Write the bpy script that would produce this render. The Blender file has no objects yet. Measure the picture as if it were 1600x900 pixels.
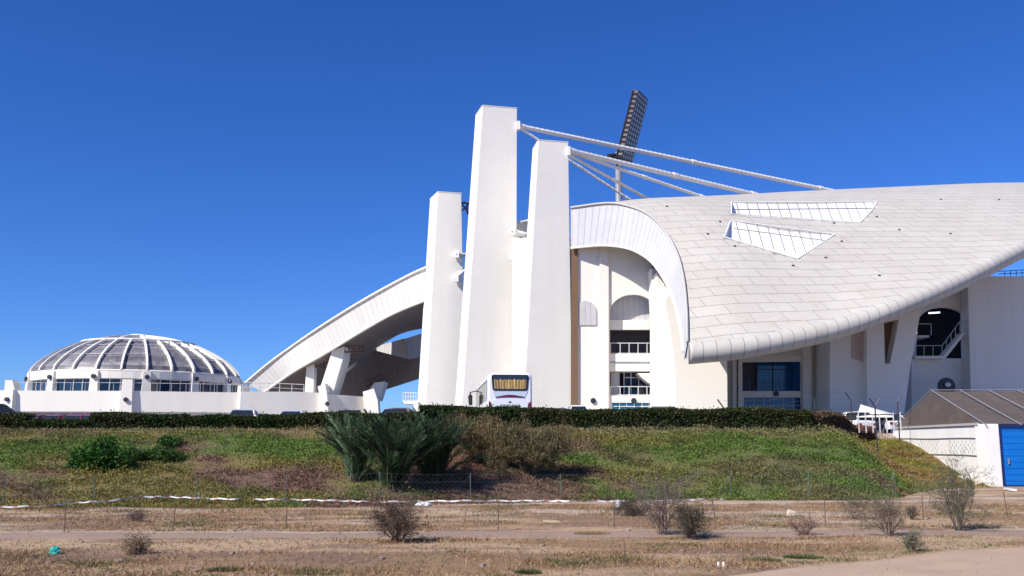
import bpy, bmesh, math, random
import numpy as np
from mathutils import Vector, noise
from mathutils.geometry import tessellate_polygon
from mathutils.bvhtree import BVHTree
random.seed(7); rng = np.random.default_rng(11)
scn = bpy.context.scene
col = scn.collection
R = math.radians

# ------------------------------------------------------------------ camera
H = 2.0; F = 1500.0; TH = math.atan(240.0/1500.0)
cam = bpy.data.cameras.new('camera'); camo = bpy.data.objects.new('camera', cam); col.objects.link(camo)
camo.location = (0, 0, H); camo.rotation_euler = (R(90)+TH, 0, 0)
cam.sensor_width = 36; cam.lens = 36*F/1600; cam.clip_end = 6000; cam.clip_start = 0.1
scn.camera = camo
# ------------------------------------------------------------------ world, sun, exposure
SUN_AZ = 50      # degrees to the left of straight behind the camera
SUN_EL = 41
w = bpy.data.worlds.new('World'); scn.world = w; w.use_nodes = True
nt = w.node_tree; nt.nodes.clear()
out = nt.nodes.new('ShaderNodeOutputWorld'); bg = nt.nodes.new('ShaderNodeBackground'); sky = nt.nodes.new('ShaderNodeTexSky')
sky.sky_type = 'NISHITA'; sky.sun_disc = False
sky.sun_elevation = R(SUN_EL); sky.sun_rotation = R(180+SUN_AZ)
sky.altitude = 1500; sky.air_density = 1.0; sky.dust_density = 0.4; sky.ozone_density = 4.0
hs = nt.nodes.new('ShaderNodeHueSaturation'); hs.inputs['Saturation'].default_value = 1.18; hs.inputs['Hue'].default_value = 0.5
tn = nt.nodes.new('ShaderNodeMix'); tn.data_type = 'RGBA'; tn.blend_type = 'MULTIPLY'; tn.inputs[0].default_value = 1; tn.inputs[7].default_value = (0.62, 0.90, 1.50, 1)
bg.inputs['Strength'].default_value = 0.070
nt.links.new(sky.outputs[0], hs.inputs['Color']); nt.links.new(hs.outputs[0], tn.inputs[6]); nt.links.new(tn.outputs[2], bg.inputs[0]); nt.links.new(bg.outputs[0], out.inputs[0])
sl = bpy.data.lights.new('sun', 'SUN'); sl.energy = 4.6; sl.angle = R(0.5); sl.color = (1.0, 0.945, 0.85)
so = bpy.data.objects.new('sun', sl); col.objects.link(so)
ts = Vector((-math.sin(R(SUN_AZ))*math.cos(R(SUN_EL)), -math.cos(R(SUN_AZ))*math.cos(R(SUN_EL)), math.sin(R(SUN_EL))))
so.rotation_euler = ts.to_track_quat('Z', 'Y').to_euler(); so.location = (-40, -40, 60)
vs = scn.view_settings; vs.view_transform = 'Standard'; vs.look = 'None'; vs.gamma = 1; vs.use_curve_mapping = False
vs.exposure = 0.45

# ------------------------------------------------------------------ helpers
def ray(px, py):
    cx = (px-800)/F; cy = (450-py)/F
    return cx, math.cos(TH)-cy*math.sin(TH), math.sin(TH)+cy*math.cos(TH)
def P(px, py, Y):
    x, y, z = ray(px, py); s = Y/y
    return Vector((x*s, Y, H+z*s))
def sm(a, b, x):
    t = np.clip((x-a)/(b-a), 0, 1); return t*t*(3-2*t)
def tag(o, label=None, cat=None, group=None, kind=None):
    if label: o['label'] = label
    if cat: o['category'] = cat
    if group: o['group'] = group
    if kind: o['kind'] = kind
    return o
def empty(name, loc, label, cat, group=None, rz=0):
    o = bpy.data.objects.new(name, None); col.objects.link(o); o.location = loc; o.rotation_euler = (0, 0, rz)
    o.empty_display_size = 0.3
    return tag(o, label, cat, group)
def link(name, me, mat, parent=None):
    o = bpy.data.objects.new(name, me); col.objects.link(o)
    if mat is not None:
        for m in (mat if isinstance(mat, (list, tuple)) else [mat]): me.materials.append(m)
    if parent is not None:
        o.parent = parent
        if parent.parent is None: o.matrix_parent_inverse = parent.matrix_basis.inverted()
    return o
class MB:
    """collects pieces into ONE mesh"""
    def __init__(s): s.v = []; s.f = []; s.m = []
    def add(s, vs_, fs, mi=0):
        n = len(s.v); s.v += [tuple(v) for v in vs_]; s.f += [tuple(i+n for i in f) for f in fs]; s.m += [mi]*len(fs); return s
    def hexa(s, a, b, mi=0):     # a, b: two quads (lists of 4 pts)
        return s.add(list(a)+list(b), [(0,3,2,1),(4,5,6,7),(0,1,5,4),(1,2,6,5),(2,3,7,6),(3,0,4,7)], mi)
    def box(s, x0, x1, y0, y1, z0, z1, mi=0):
        return s.hexa([(x0,y0,z0),(x1,y0,z0),(x1,y1,z0),(x0,y1,z0)], [(x0,y0,z1),(x1,y0,z1),(x1,y1,z1),(x0,y1,z1)], mi)
    def tube(s, pts, r, n=6, mi=0, caps=True, r1=None):
        pts = [Vector(p) for p in pts]; rings = []
        for i, p in enumerate(pts):
            d = (pts[min(i+1, len(pts)-1)]-pts[max(i-1, 0)]).normalized()
            a = d.cross(Vector((0,0,1)));
            if a.length < 1e-3: a = d.cross(Vector((1,0,0)))
            a.normalize(); b = d.cross(a)
            rr = r if r1 is None else r+(r1-r)*i/(len(pts)-1)
            if callable(r): rr = r(i)
            rings.append([p+a*rr*math.cos(2*math.pi*k/n)+b*rr*math.sin(2*math.pi*k/n) for k in range(n)])
        vs_ = [v for q in rings for v in q]; fs = []
        for i in range(len(pts)-1):
            for k in range(n):
                fs.append((i*n+k, i*n+(k+1)%n, (i+1)*n+(k+1)%n, (i+1)*n+k))
        if caps: fs.append(tuple(range(n))[::-1]); fs.append(tuple((len(pts)-1)*n+k for k in range(n)))
        return s.add(vs_, fs, mi)
    def prism(s, pts, off, mi=0):       # planar polygon extruded by off
        n = len(pts); off = Vector(off); pts = [Vector(p) for p in pts]
        tri = tessellate_polygon([pts])
        fs = [tuple(t) for t in tri]+[tuple(i+n for i in t[::-1]) for t in tri]
        fs += [(i, (i+1) % n, (i+1) % n+n, i+n) for i in range(n)]
        return s.add(pts+[p+off for p in pts], fs, mi)
    def wall(s, outer, holes, Y, t, mi=0):   # pixel outlines on the plane at depth Y
        loops = [[P(x, y, Y) for x, y in l] for l in [outer]+holes]
        flat = [p for l in loops for p in l]; n = len(flat); off = Vector((0, t, 0))
        tri = tessellate_polygon(loops)
        fs = [tuple(q) for q in tri]+[tuple(i+n for i in q[::-1]) for q in tri]
        k = 0
        for l in loops:
            m = len(l); fs += [(k+i, k+(i+1) % m, k+(i+1) % m+n, k+i+n) for i in range(m)]; k += m
        return s.add(flat+[p+off for p in flat], fs, mi)
    def ball(s, c, rx, ry, rz, nu=10, nv=6, mi=0, jit=0):
        vs_ = []; fs = []
        for j in range(nv+1):
            a = -math.pi/2+math.pi*j/nv
            for i in range(nu):
                b = 2*math.pi*i/nu; q = 1+jit*random.uniform(-1, 1)
                vs_.append((c[0]+rx*q*math.cos(a)*math.cos(b), c[1]+ry*q*math.cos(a)*math.sin(b), c[2]+rz*q*math.sin(a)))
        for j in range(nv):
            for i in range(nu): fs.append((j*nu+i, j*nu+(i+1) % nu, (j+1)*nu+(i+1) % nu, (j+1)*nu+i))
        return s.add(vs_, fs, mi)
    def build(s, name, mat, parent=None, smooth=False, bevel=0, seg=2, fix=True):
        me = bpy.data.meshes.new(name)
        me.from_pydata(s.v, [], s.f)
        if fix or bevel:
            bm = bmesh.new(); bm.from_mesh(me)
            if bevel:
                bmesh.ops.remove_doubles(bm, verts=bm.verts, dist=1e-4)
            bmesh.ops.recalc_face_normals(bm, faces=bm.faces)
            if bevel:
                ed = [e for e in bm.edges if len(e.link_faces) == 2 and e.calc_face_angle(0) > 0.5]
                bmesh.ops.bevel(bm, geom=ed, offset=bevel, segments=seg, affect='EDGES', profile=0.6)
            bm.to_mesh(me); bm.free()
        if len(me.polygons) == len(s.m): me.polygons.foreach_set('material_index', s.m)
        if smooth:
            me.polygons.foreach_set('use_smooth', [True]*len(me.polygons))
        me.update()
        return link(name, me, mat, parent)
def copy_tree(o, parent=None):
    c = o.copy(); col.objects.link(c)
    if parent is not None: c.parent = parent
    for ch in list(o.children): copy_tree(ch, c)
    return c
def catmull(pts, n):
    pts = [Vector(p) for p in pts]; m = len(pts)-1; res = []
    for i in range(n+1):
        t = i/n*m; k = min(int(t), m-1); f = t-k
        p0 = pts[k-1] if k > 0 else pts[0]*2-pts[1]; p1 = pts[k]; p2 = pts[k+1]
        p3 = pts[k+2] if k+2 <= m else pts[m]*2-pts[m-1]
        res.append(0.5*((2*p1)+(p2-p0)*f+(2*p0-5*p1+4*p2-p3)*f*f+(3*p1-p0-3*p2+p3)*f**3))
    return res

# ------------------------------------------------------------------ materials
def newmat(name):
    m = bpy.data.materials.new(name); m.use_nodes = True; t = m.node_tree
    return m, t, t.nodes['Principled BSDF'], t.nodes, t.links
def mix(t, fac, a, b, mode='MIX'):
    n = t.nodes.new('ShaderNodeMix'); n.data_type = 'RGBA'; n.blend_type = mode
    for i, v in ((0, fac), (6, a), (7, b)):
        if isinstance(v, (int, float)): n.inputs[i].default_value = v
        elif isinstance(v, tuple): n.inputs[i].default_value = (*v, 1) if len(v) == 3 else v
        else: t.links.new(v, n.inputs[i])
    return n.outputs[2]
def noi(t, scale, detail=4, rough=0.6, vec=None, sc=None):
    n = t.nodes.new('ShaderNodeTexNoise'); n.inputs['Scale'].default_value = scale; n.inputs['Detail'].default_value = detail; n.inputs['Roughness'].default_value = rough
    g = t.nodes.new('ShaderNodeNewGeometry'); src = g.outputs['Position'] if vec is None else vec
    if sc:
        mp = t.nodes.new('ShaderNodeMapping'); mp.inputs['Scale'].default_value = sc; t.links.new(src, mp.inputs[0]); src = mp.outputs[0]
    t.links.new(src, n.inputs['Vector']); return n.outputs['Fac']
def ramp(t, fac, stops):
    n = t.nodes.new('ShaderNodeValToRGB'); e = n.color_ramp.elements
    while len(e) < len(stops): e.new(0.5)
    for i, (p, c) in enumerate(stops):
        e[i].position = p; e[i].color = (*c, 1) if isinstance(c, tuple) else (c, c, c, 1)
    t.links.new(fac, n.inputs[0]); return n.outputs[0]
def bump(t, b, h, strength=0.3, dist=0.05):
    n = t.nodes.new('ShaderNodeBump'); n.inputs['Strength'].default_value = strength; n.inputs['Distance'].default_value = dist
    t.links.new(h, n.inputs['Height']); t.links.new(n.outputs[0], b.inputs['Normal'])
def paint(name, c, rough=0.6, var=0.12, streak=0.08, scale=0.35, spec=0.3):
    m, t, b, N, L = newmat(name)
    f1 = ramp(t, noi(t, scale, 6, 0.65), [(0.35, 0.0), (0.7, 1.0)])
    f2 = ramp(t, noi(t, 1.0, 4, 0.6, sc=(1.3, 1.3, 0.06)), [(0.5, 0.0), (0.75, 1.0)])
    f3 = ramp(t, noi(t, 7.0, 4, 0.7), [(0.4, 0.0), (0.8, 1.0)])
    d = tuple(x*(1-var) for x in c); s_ = (c[0]*(1-streak*1.0), c[1]*(1-streak*1.25), c[2]*(1-streak*1.7))
    a = mix(t, f1, c, d); a2 = mix(t, f2, a, s_); a3 = mix(t, f3, a2, tuple(x*0.92 for x in c))
    L.new(a3, b.inputs['Base Color']); b.inputs['Roughness'].default_value = rough; b.inputs['Specular IOR Level'].default_value = spec
    bump(t, b, noi(t, 9, 5, 0.7), 0.15, 0.02)
    return m
def plain(name, c, rough=0.5, metal=0.0, spec=0.5, var=0.15, scale=3.0):
    m, t, b, N, L = newmat(name)
    L.new(mix(t, noi(t, scale, 4, 0.6), tuple(x*(1-var) for x in c), tuple(min(1, x*(1+var)) for x in c)), b.inputs['Base Color'])
    b.inputs['Roughness'].default_value = rough; b.inputs['Metallic'].default_value = metal; b.inputs['Specular IOR Level'].default_value = spec
    return m
def uvpanels(name, c, mortar, bw, rh, ms=0.02, var=0.08, offset=0.5, rough=0.5, streaks=True, spec=0.3):
    m, t, b, N, L = newmat(name)
    uv = N.new('ShaderNodeUVMap'); uv.uv_map = 'UVMap'
    br = N.new('ShaderNodeTexBrick'); br.offset = offset; br.inputs['Scale'].default_value = 1
    br.inputs['Brick Width'].default_value = bw; br.inputs['Row Height'].default_value = rh; br.inputs['Mortar Size'].default_value = ms
    br.inputs['Mortar Smooth'].default_value = 0.3; br.inputs['Bias'].default_value = 0.0
    br.inputs['Color1'].default_value = (*[x*(1-var) for x in c], 1); br.inputs['Color2'].default_value = (*[min(1, x*(1+var)) for x in c], 1)
    br.inputs['Mortar'].default_value = (*mortar, 1); L.new(uv.outputs[0], br.inputs['Vector'])
    f1 = ramp(t, noi(t, 0.25, 6, 0.7), [(0.35, 0.0), (0.75, 1.0)])
    a = mix(t, f1, br.outputs['Color'], (0.90, 0.88, 0.85), 'MULTIPLY')
    f2 = ramp(t, noi(t, 2.2, 5, 0.75), [(0.5, 0.0), (0.8, 1.0)])
    a = mix(t, f2, a, (0.90, 0.87, 0.83), 'MULTIPLY')
    L.new(a, b.inputs['Base Color']); b.inputs['Roughness'].default_value = rough; b.inputs['Specular IOR Level'].default_value = spec
    inv = N.new('ShaderNodeMath'); inv.operation = 'SUBTRACT'; inv.inputs[0].default_value = 1; L.new(br.outputs['Fac'], inv.inputs[1])
    bump(t, b, inv.outputs[0], 0.5, 0.03)
    return m
def leafmat(name, trans=0.25, rough=0.6, lo=0.55, hi_=1.5):
    m, t, b, N, L = newmat(name)
    at = N.new('ShaderNodeAttribute'); at.attribute_name = 'tint'
    g = N.new('ShaderNodeNewGeometry')
    r = ramp(t, g.outputs['Random Per Island'], [(0.0, lo), (0.5, (lo+hi_)/2), (1.0, hi_)])
    c = mix(t, 1.0, at.outputs['Color'], r, 'MULTIPLY')
    L.new(c, b.inputs['Base Color']); b.inputs['Roughness'].default_value = rough; b.inputs['Specular IOR Level'].default_value = 0.25
    tr = N.new('ShaderNodeBsdfTranslucent'); L.new(c, tr.inputs[0]); ms = N.new('ShaderNodeMixShader'); ms.inputs[0].default_value = trans
    L.new(b.outputs[0], ms.inputs[1]); L.new(tr.outputs[0], ms.inputs[2]); L.new(ms.outputs[0], N['Material Output'].inputs[0])
    return m
def glassmat(name, c=(0.02, 0.05, 0.10), rough=0.08):
    m, t, b, N, L = newmat(name)
    L.new(mix(t, noi(t, 0.6, 3, 0.5), tuple(x*0.6 for x in c), tuple(x*1.3 for x in c)), b.inputs['Base Color'])
    b.inputs['Roughness'].default_value = rough; b.inputs['Specular IOR Level'].default_value = 0.6; return m

M = {}
M['white'] = paint('white_painted_wall', (0.85, 0.81, 0.735), var=0.05, streak=0.07)
M['pylon'] = paint('pylon_render', (0.86, 0.83, 0.765), var=0.07, streak=0.07, scale=0.5)
M['tan'] = paint('shade_brown', (0.20, 0.12, 0.075), var=0.15)  # dark brown with the shade of the gap beside the rightmost pylon painted in
M['roof'] = uvpanels('roof_tiles', (0.56, 0.53, 0.48), (0.25, 0.23, 0.22), 2.7, 1.05, 0.024, var=0.025)
M['roll'] = uvpanels('roof_edge_cladding', (0.55, 0.525, 0.48), (0.24, 0.23, 0.22), 0.95, 40, 0.028, var=0.05, offset=0)
M['fascia'] = uvpanels('fascia_cladding', (0.53, 0.535, 0.565), (0.36, 0.36, 0.39), 0.6, 40, 0.03, var=0.03, offset=0)
M['fascia2'] = uvpanels('canopy_fascia_cladding', (0.74, 0.725, 0.69), (0.54, 0.52, 0.49), 0.6, 40, 0.025, var=0.03, offset=0)
M['rooftrim'] = paint('roof_trim', (0.50, 0.48, 0.46), var=0.08)
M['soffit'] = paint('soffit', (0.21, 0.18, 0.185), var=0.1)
M['recess'] = paint('skylight_wall', (0.86, 0.86, 0.85), var=0.04, streak=0.03)
M['greypanel'] = uvpanels('grey_arch_panel', (0.58, 0.57, 0.58), (0.44, 0.43, 0.44), 0.5, 40, 0.03, var=0.03, offset=0)
M['cable'] = paint('cable_paint', (0.80, 0.79, 0.77), var=0.1, streak=0.1)
M['steel'] = plain('white_steel', (0.78, 0.78, 0.77), 0.4)
M['rail'] = plain('pale_rail', (0.62, 0.62, 0.62), 0.4)
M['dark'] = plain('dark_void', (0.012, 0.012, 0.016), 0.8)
M['darkmetal'] = plain('dark_metal', (0.05, 0.045, 0.06), 0.4, 0.3)
M['rust'] = plain('brown_steel', (0.16, 0.10, 0.08), 0.7)
M['glass'] = glassmat('blue_window_glass', (0.008, 0.03, 0.075))
M['glassblue'] = glassmat('bright_blue_glass', (0.0, 0.10, 0.28), 0.12)
M['glassteal'] = glassmat('teal_blue_glass', (0.02, 0.22, 0.40), 0.15)
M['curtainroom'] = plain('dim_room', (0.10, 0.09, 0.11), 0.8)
M['galv'] = plain('galvanised_steel', (0.36, 0.37, 0.40), 0.45, 0.5)
M['rubber'] = plain('rubber', (0.02, 0.02, 0.02), 0.8)
M['blue'] = paint('blue_door_paint', (0.0, 0.165, 0.60), rough=0.45, var=0.15, streak=0.12, scale=0.9, spec=0.4)
M['bluedark'] = plain('navy_frame', (0.005, 0.02, 0.12), 0.5)
M['leaf'] = leafmat('leaf')
M['dry'] = leafmat('dry_grass', 0.15, 0.8)
M['cover'] = leafmat('cover_leaf', 0.2, 0.8, 0.78, 1.2)

# ------------------------------------------------------------------ ground
def vnoise(x, y, s, seed=0):
    """vectorised value noise"""
    x = np.asarray(x)/s+seed*17.3; y = np.asarray(y)/s+seed*9.1
    xi = np.floor(x).astype(int); yi = np.floor(y).astype(int); fx = x-xi; fy = y-yi
    fx = fx*fx*(3-2*fx); fy = fy*fy*(3-2*fy)
    def h(a, b):
        n = (a*374761393+b*668265263+seed*1442695) & 0x7fffffff
        n = ((n ^ (n >> 13))*1274126177) & 0x7fffffff
        return ((n ^ (n >> 16)) & 0xffff)/65535.0
    return (h(xi, yi)*(1-fx)+h(xi+1, yi)*fx)*(1-fy)+(h(xi, yi+1)*(1-fx)+h(xi+1, yi+1)*fx)*fy
def fbm(x, y, s, o=4, seed=0):
    a = 0; w_ = 1; tot = 0
    for k in range(o):
        a = a+w_*vnoise(x, y, s/2**k, seed+k); tot += w_; w_ *= 0.5
    return a/tot
PLAT = 2.5
def toe(x): return 30.3+3.6*sm(-7, 5, x)+10.0*sm(11.5, 20.5, x)+0.9*(fbm(x, x*0, 4, 3, 3)-0.5)
def wdf(x): return 43.0+15.5*sm(13.5, 21, x)-toe(x)
def zg(x, y):
    x = np.asarray(x, float); y = np.asarray(y, float)
    t0 = toe(x); wd = wdf(x)
    q = np.clip((y-t0)/wd, 0, 1)
    prof = 0.62*q+0.38*(q*q*(3-2*q))
    z = PLAT*prof
    near = 1-sm(50, 58, y)
    hill = sm(0.02, 0.2, q)*(1-sm(0.85, 1.0, q))
    z = z+hill*0.50*(fbm(x, y, 3.5, 4, 5)-0.5)+near*(1-sm(0, 0.2, q))*0.10*(fbm(x, y, 2.5, 4, 9)-0.5)
    # levelled yard in front of the blue door
    yard = sm(20.5, 22.2, x)*(1-sm(43.9, 44.3, y))
    z = z*(1-yard)
    return z
def G(px, py):
    dx, dy, dz = ray(px, py); Y = 8.0
    for _ in range(9000):
        if H+dz/dy*Y <= float(zg(dx/dy*Y, Y)): break
        Y += 0.02
    return Vector((dx/dy*Y, Y, float(zg(dx/dy*Y, Y))))
def near_grid():
    xs = np.concatenate([-np.geomspace(2500, 46, 14), np.arange(-45, 45.01, 0.28), np.geomspace(46, 2500, 14)])
    ys = np.concatenate([[-2500, -800, -200, -50, -15, 0, 5, 8], np.arange(9, 62, 0.24), np.geomspace(63, 4500, 26)])
    return xs, ys
def patch_colors(x, y):
    """cover colour map: green mats, olive, purple-brown dead patches"""
    n1 = fbm(x+y*0.5, y*1.6, 7, 4, 21); n2 = fbm(x, y*1.5, 4, 4, 31); n3 = fbm(x, y, 1.2, 3, 41)
    green = np.array([0.120, 0.200, 0.036]); olive = np.array([0.235, 0.205, 0.055]); brown = np.array([0.215, 0.120, 0.090]); gold = np.array([0.36, 0.27, 0.055]); dk = np.array([0.035, 0.075, 0.018])
    g = sm(0.40, 0.58, n1-0.09*(1-sm(-8, 3, x)))[..., None]; b = sm(0.47-0.03*(1-sm(-6, 2, x)), 0.57, n2+0.10*(n3-0.5))[..., None]*(1-0.55*sm(0, 6, x)*(1-sm(12, 18, x)))[..., None]
    lft = (1-sm(-25, -16, x))[..., None]; rgt = sm(2, 9, x)[..., None]
    c = olive*(1-g)+green*g
    c = c*(1-0.6*rgt)+green*(0.75+0.5*n3[..., None])*0.6*rgt
    c = c*(1-lft*0.5)+np.array([0.17, 0.17, 0.04])*lft*0.5
    c = c*(1-b)+brown*b
    t0 = toe(x); q = (y-t0)/wdf(x)
    gd = (sm(15, 19, x)*(1-sm(0.75, 0.95, q)))[..., None]
    c = c*(1-0.6*gd)+gold*0.6*gd
    top = (sm(0.78, 0.95, q+0.25*(n3-0.5))*0.55)[..., None]
    c = c*(1-top)+np.array([0.27, 0.20, 0.13])*top
    d = sm(0.62, 0.72, n3)[..., None]*0.5
    c = c*(1-d)+dk*d
    return c
def build_ground():
    xs, ys = near_grid(); X, Yg = np.meshgrid(xs, ys); Z = zg(X, Yg)
    v = np.stack([X.ravel(), Yg.ravel(), Z.ravel()], 1); nx = len(xs); ny = len(ys)
    i = np.arange(nx-1); j = np.arange(ny-1); I, J = np.meshgrid(i, j); a = (J*nx+I).ravel()
    f = np.stack([a, a+1, a+nx+1, a+nx], 1)
    me = bpy.data.meshes.new('ground'); me.vertices.add(len(v)); me.vertices.foreach_set('co', v.ravel())
    me.loops.add(f.size); me.loops.foreach_set('vertex_index', f.ravel().astype(np.int32)); me.polygons.add(len(f))
    me.polygons.foreach_set('loop_start', np.arange(0, f.size, 4, dtype=np.int32)); me.polygons.foreach_set('use_smooth', np.ones(len(f), bool)); me.update(); me.validate()
    x, y = v[:, 0], v[:, 1]
    q = (y-toe(x))/wdf(x)
    slope = sm(-0.03, 0.03, q+0.06*(fbm(x, y, 1.5, 3, 55)-0.5))*(1-sm(1.02, 1.08, q))
    pc = patch_colors(x, y)
    sand = np.array([0.49, 0.345, 0.22]); straw = np.array([0.32, 0.205, 0.12]); pale = np.array([0.58, 0.46, 0.37]); mud = np.array([0.24, 0.155, 0.12])
    n = fbm(x*0.6, y*2.6, 3.5, 5, 61); n2 = fbm(x*0.7, y*3.0, 1.7, 5, 71)
    fc = sand*(1-sm(0.4, 0.6, n))[:, None]+straw*sm(0.4, 0.6, n)[:, None]
    b = (sm(0.52, 0.62, n2)*0.7)[:, None]; fc = fc*(1-b)+mud*b
    pl = (sm(0.56, 0.68, fbm(x, y*3, 3, 3, 77))*sm(20, 23, y)*0.75)[:, None]; fc = fc*(1-pl)+pale*pl
    plat = np.array([0.30, 0.27, 0.24])
    sl_ = np.array([0.19, 0.135, 0.095]); pc = pc*0.6+sl_*0.4
    c = fc*(1-slope)[:, None]+pc*0.85*slope[:, None]
    pm = sm(1.03, 1.1, q)[:, None]; c = c*(1-pm)+plat*pm
    sd = (sm(19.3, 21, x)*sm(0.78, 0.9, q+0.1*(n2-0.5))*(1-sm(59, 61, y)))[:, None]; c = c*(1-sd)+np.array([0.45, 0.36, 0.29])*sd
    ca = me.color_attributes.new('tint', 'FLOAT_COLOR', 'POINT'); ca.data.foreach_set('color', np.concatenate([c, np.ones((len(c), 1))], 1).astype(np.float32).ravel())
    m, t, b_, N, L = newmat('soil_and_low_cover')
    at = N.new('ShaderNodeAttribute'); at.attribute_name = 'tint'
    r1 = ramp(t, noi(t, 3.5, 8, 0.75), [(0.25, 0.62), (0.75, 1.32)]); r2 = ramp(t, noi(t, 22, 5, 0.8), [(0.3, 0.7), (0.7, 1.25)])
    cc = mix(t, 1, mix(t, 1, at.outputs['Color'], r1, 'MULTIPLY'), r2, 'MULTIPLY'); L.new(cc, b_.inputs['Base Color']); b_.inputs['Roughness'].default_value = 0.95; b_.inputs['Specular IOR Level'].default_value = 0.1
    bump(t, b_, noi(t, 12, 8, 0.8), 0.8, 0.06)
    o = link('ground', me, m); tag(o, 'dry sandy ground rising into a weedy bank', kind='structure'); return o
build_ground()
def strip(name, edge0, edge1, mat, lift, n=160, m=8, rag=0.0, seed=1):
    """sheet lying on the ground between two (x->y) lines"""
    mb = MB(); x0, x1 = edge0[0], edge0[1]
    for i in range(n+1):
        x = x0+(x1-x0)*i/n
        ya = float(edge0[2](x)); yb = float(edge1(x))
        ya += rag*(float(fbm(x, 0*x, 1.6, 4, seed))-0.5); yb += rag*(float(fbm(x, 0*x+9, 1.6, 4, seed+5))-0.5)
        for j in range(m+1):
            y = ya+(yb-ya)*j/m; mb.v.append((x, y, float(zg(x, y))+(lift if 0 < j < m else -0.03)))
    for i in range(n):
        for j in range(m):
            a = i*(m+1)+j; mb.f.append((a, a+m+1, a+m+2, a+1)); mb.m.append(0)
    o = mb.build(name, mat, smooth=True, fix=False); tag(o, kind='structure'); return o
M['path'] = paint('worn_path', (0.33, 0.24, 0.19), rough=0.95, var=0.25, streak=0.0, scale=1.2, spec=0.1)
M['sandroad'] = paint('sandy_track', (0.46, 0.33, 0.24), rough=0.95, var=0.2, streak=0.0, scale=0.9, spec=0.1)
M['kerb'] = paint('chalky_kerb', (0.42, 0.34, 0.27), rough=0.95, var=0.4, streak=0.0, scale=2.0, spec=0.1)
pl_ = lambda x: 20.0+0.052*(x+12)
strip('footpath', (-40, 40, pl_), lambda x: pl_(x)+1.75, M['path'], 0.012, n=320, rag=1.0)
strip('path_edging', (-40, -2, lambda x: pl_(x)+1.78), lambda x: pl_(x)+1.93, M['kerb'], 0.02, rag=0.35, m=2, seed=4)
strip('sand_track', (-6.0, 24, lambda x: 5.0+0.5*max(0, x)), lambda x: 14.3+0.57*(x-1.35), M['sandroad'], 0.016, rag=0.5, m=30, seed=8)
strip('car_park', (-90, 60, lambda x: 45.6+15*sm(13.5, 20, x)), lambda x: 72.0, plain('tarmac', (0.10, 0.095, 0.09), 0.9), 0.02, m=3)

# ------------------------------------------------------------------ leaf / blade cloud helper (numpy)
def cloud(name, pts, nrm_jit, sx, sy, cols_, mat, parent=None, up=None, tri=False):
    """one small leaf (quad) per point; up: array of long-axis directions or None for random"""
    n = len(pts); pts = np.asarray(pts, float)
    d = rng.normal(size=(n, 3)) if up is None else np.asarray(up)+rng.normal(size=(n, 3))*nrm_jit
    d /= np.linalg.norm(d, axis=1)[:, None]+1e-9
    e = rng.normal(size=(n, 3)); e -= (e*d).sum(1)[:, None]*d; e /= np.linalg.norm(e, axis=1)[:, None]+1e-9
    sx = np.broadcast_to(np.asarray(sx, float), (n,))[:, None]; sy = np.broadcast_to(np.asarray(sy, float), (n,))[:, None]
    if tri:
        v = np.stack([pts-e*sx/2, pts+e*sx/2, pts+d*sy], 1).reshape(-1, 3); k = 3
    else:
        g = np.cross(d, e)*sx*0.25
        v = np.stack([pts, pts+e*sx/2+d*sy*0.45+g, pts+d*sy, pts-e*sx/2+d*sy*0.45+g], 1).reshape(-1, 3); k = 4
    me = bpy.data.meshes.new(name); me.vertices.add(len(v)); me.vertices.foreach_set('co', v.ravel())
    me.loops.add(n*k); me.loops.foreach_set('vertex_index', np.arange(n*k, dtype=np.int32)); me.polygons.add(n)
    me.polygons.foreach_set('loop_start', np.arange(0, n*k, k, dtype=np.int32)); me.update()
    c = np.repeat(np.concatenate([np.broadcast_to(cols_, (n, 3)), np.ones((n, 1))], 1), k, 0)
    ca = me.color_attributes.new('tint', 'FLOAT_COLOR', 'POINT'); ca.data.foreach_set('color', c.astype(np.float32).ravel())
    return link(name, me, mat, parent)

# ------------------------------------------------------------------ sports hall: swooping roof shell
stad = empty('stadium', P(1300, 690, 84)*1.0, 'white stadium with a swooping tiled roof shell and two triangular skylights, right of the pylons', 'stadium')
def L3(l): return [P(*p) for p in l]
A = catmull(L3([(1075,535,68),(1074,485,70),(1069,435,72.5),(1059,396,75),(1040,361,77.5),(1015,336,79.6),(985,323,81.4),(950,318,82.8),(893,325,84.2)]), 60)
B = catmull(L3([(1070,562,68.4),(1065,520,70.2),(1056,480,72.6),(1043,446,75),(1022,414,77.7),(1000,397,79.8),(975,388,81.5),(940,385,83),(893,389,84.1)]), 60)
NU = 110; NT = 60
Lc = catmull(L3([(1075,535,68),(1140,529,68),(1200,520,68.5),(1300,499,70),(1400,465,72),(1500,423,76),(1600,374,82),(1700,335,90),(1800,306,100)]), NU)
Uc = catmull(L3([(893,325,84.2),(960,316.5,86.3),(1040,313,89),(1110,310,93),(1200,305,98),(1310,300,104),(1400,296,108),(1500,292,112),(1600,290.5,116),(1700,292,118),(1820,300,116)]), NU)
def coons(Lb, Ub, Al, Rl, bulge):
    g = []
    for i in range(NU+1):
        u = i/NU; row = []
        for j in range(NT+1):
            t = j/NT
            p = Lb[i]*(1-t)+Ub[i]*t+Al[j]*(1-u)+Rl[j]*u-(Lb[0]*(1-u)*(1-t)+Lb[NU]*u*(1-t)+Ub[0]*(1-u)*t+Ub[NU]*u*t)
            p.z += bulge*math.sin(math.pi*t)*math.sin(math.pi*u)
            row.append(p)
        g.append(row)
    return g
def resample(l, n): return [l[round(i*(len(l)-1)/n)] for i in range(n+1)]
Aj = resample(A, NT); Rj = [Lc[NU].lerp(Uc[NU], j/NT)+Vector((0,0,0.8*math.sin(math.pi*j/NT))) for j in range(NT+1)]
top = coons(Lc, Uc, Aj, Rj, 1.1)
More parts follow.
